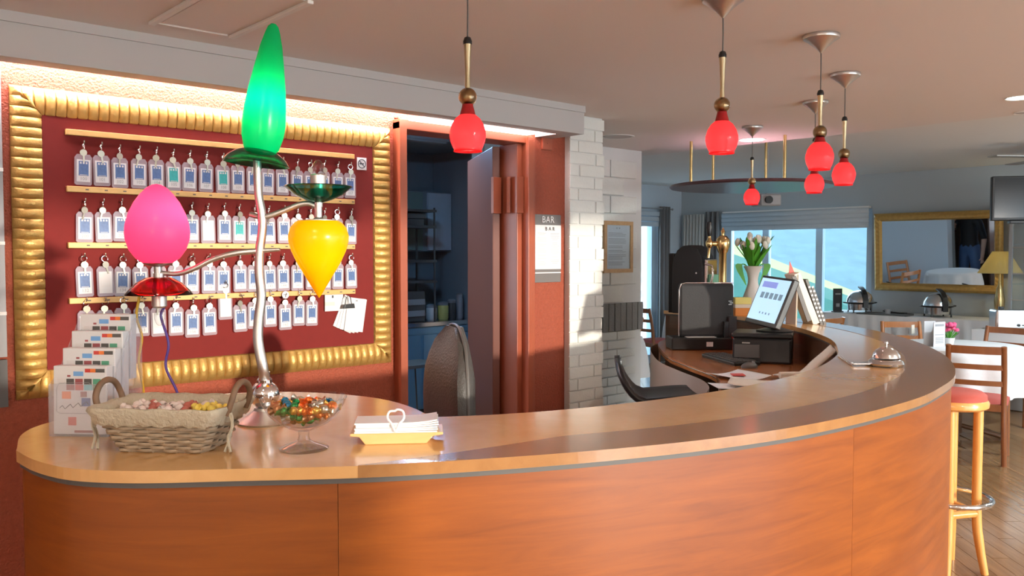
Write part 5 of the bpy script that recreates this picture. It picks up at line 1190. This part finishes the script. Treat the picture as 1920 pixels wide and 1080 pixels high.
# left dining table and chair
LTX, LTY = 8.95, 6.38
cloth_table(LTX, LTY, .46, .76, .40, 'round dining table by the glass door under a long white cloth', 'white cloth over the round table by the glass door')
p = onz(1222, 688, 0); chair(8.18, 6.52, hd(LTY-6.52, LTX-8.18)+.0, 'ladder back chair with a red seat beside the glass door table', CH1)
# tables seen in the mirror
cloth_table(5.76, 5.22, .36, .75, .36, 'round table in the mirror nearest the dark doorway', 'white cloth on the table reflected below the standing person')
cloth_table(6.2, 6.6, .36, .75, .36, 'round table at the left of the mirror reflection', 'white cloth on the table reflected at the mirror left end')
chair(6.48, 5.75, PI*.6, 'wooden chair reflected at the left half of the mirror', CH2); chair(5.58, 5.98, -PI/3, 'orange brown chair reflected behind the white table in the mirror', CH2)
# ------------------------------------------------------------------ bar stool in front of the counter
sA, sB = onz(1797, 1076, 0), onz(1822, 1046, 0)
stx, sty = 4.22, 1.60
stl = thing('bar_stool', 'orange wooden bar stool with a red seat at the counter end', 'stool', (stx, sty, 0), RC+.25)
MB().lathe([(.0005, .775), (.142, .775), (.154, .785), (.156, .805), (.148, .818), (.0005, .818)], 40).build('seat_ring', 'beech', stl, smooth=40)
MB().openlathe([(.146, .818), (.144, .84), (.124, .855), (.07, .862), (.0005, .864)], 40).build('seat_pad', 'redseat', stl, smooth=60)
for i in range(4):
    an = PI/4+i*PI/2; c_, s_ = math.cos(an), math.sin(an)
    MB().tube(cr([(.15*c_, .15*s_, 0), (.125*c_, .125*s_, .14), (.11*c_, .11*s_, .30), (.11*c_, .11*s_, .775)], 4), [.017, .018, .019, .02, .021, .022, .022, .022, .022, .022, .022, .022, .022], 10).build('leg', 'beech', stl, smooth=60)
for i in range(4):
    a0 = PI/4+i*PI/2; a1 = a0+PI/2; MB().tube([(.11*math.cos(a0), .11*math.sin(a0), .285), (.11*math.cos(a1), .11*math.sin(a1), .285)], .02, 8).build('stretcher', 'beech', stl, smooth=60)
MB().tube([(.175*math.cos(t*PI/20), .175*math.sin(t*PI/20), .345) for t in range(40)], .0125, 10, True).build('foot_ring', 'chrome', stl, smooth=60)

# ------------------------------------------------------------------ person standing in the far doorway (seen in the mirror)
def person(loc, rz):
    V = []; E_ = []; R = []
    def add(p, r, par=None):
        V.append(p); R.append(r); i = len(V)-1
        if par is not None: E_.append((par, i))
        return i
    pel = add((0, 0, .98), (.15, .11)); w_ = add((0, 0, 1.10), (.135, .095), pel); ch = add((0, 0, 1.30), (.155, .105), w_); sh = add((0, 0, 1.43), (.12, .085), ch)
    nk = add((0, 0, 1.51), (.055, .055), sh); jw = add((0, -.015, 1.58), (.062, .075), nk); hd_ = add((0, -.008, 1.66), (.078, .095), jw); add((0, 0, 1.73), (.062, .075), hd_)
    add((0, -.105, 1.635), (.012, .014), hd_)
    for s in (-1, 1):
        hip = add((s*.09, 0, .93), (.09, .095), pel); kn = add((s*.11, -.02, .50), (.06, .065), hip); an = add((s*.12, .01, .10), (.045, .05), kn); he = add((s*.12, .0, .045), (.042, .05), an); add((s*.13, -.14, .03), (.04, .028), he)
        so = add((s*.175, 0, 1.41), (.062, .06), sh)
        if s < 0: el = add((s*.24, .03, 1.14), (.042, .045), so); wr = add((s*.25, -.03, .90), (.028, .03), el); hn = add((s*.25, -.05, .83), (.035, .022), wr); dirs = [((s*.25, -.055, .74), .0), ((s*.235, -.06, .735), 0), ((s*.262, -.05, .745), 0), ((s*.272, -.04, .755), 0), ((s*.225, -.085, .79), 0)]
        else: el = add((s*.30, -.10, 1.22), (.042, .045), so); wr = add((s*.10, -.24, 1.44), (.028, .03), el); hn = add((s*.05, -.25, 1.50), (.035, .022), wr); dirs = [((s*.0, -.25, 1.56), 0), ((s*.015, -.26, 1.575), 0), ((s*.03, -.26, 1.58), 0), ((s*.045, -.255, 1.57), 0), ((s*.03, -.20, 1.52), 0)]
        for p, _ in dirs: f = add(tuple((Vector(V[hn])+Vector(p))/2), (.010, .010), hn); add(p, (.008, .008), f)
    me = bpy.data.meshes.new('body'); me.from_pydata(V, E_, []); o = bpy.data.objects.new('body', me); COL.objects.link(o)
    sk = o.modifiers.new('skin', 'SKIN'); sk.use_smooth_shade = True; o.modifiers.new('sub', 'SUBSURF').levels = 2
    o.modifiers['sub'].render_levels = 2
    for i, r in enumerate(R): me.skin_vertices[0].data[i].radius = r; me.skin_vertices[0].data[i].use_root = (i == 0)
    bpy.context.view_layer.update()
    m2 = bpy.data.meshes.new_from_object(o.evaluated_get(bpy.context.evaluated_depsgraph_get())); bpy.data.objects.remove(o); bpy.data.meshes.remove(me)
    m2.materials.clear()
    for x in ('skin', 'shirt', 'denim', 'black'): m2.materials.append(M[x])
    for p in m2.polygons:
        c = p.center; i = 0
        if c.z < .08: i = 3
        elif c.z < 1.02 and abs(c.x) < .215: i = 2
        elif c.z < 1.47 and (abs(c.x) < .17 or (c.x < 0 and c.z > 1.12) or (c.x > 0 and c.y > -.07 and c.z > 1.25)) and not (c.y < -.16): i = 1
        p.material_index = i
    t = thing('person', 'standing person in dark top and jeans, one hand raised to the face', 'person', loc, rz); m2.name = 'body'; ob('body', m2, t)
    a = MB(); a.sphere((0, .012, 1.70), .1, 16, 12, (.86, .98, .98)); b = ob('hair', a.mesh('hair', 'hair', 60), t)
    b.data.transform(Matrix.Translation((0, .018, .012)))
    return t
person((4.70, 5.36, 0), PI/2+.3)
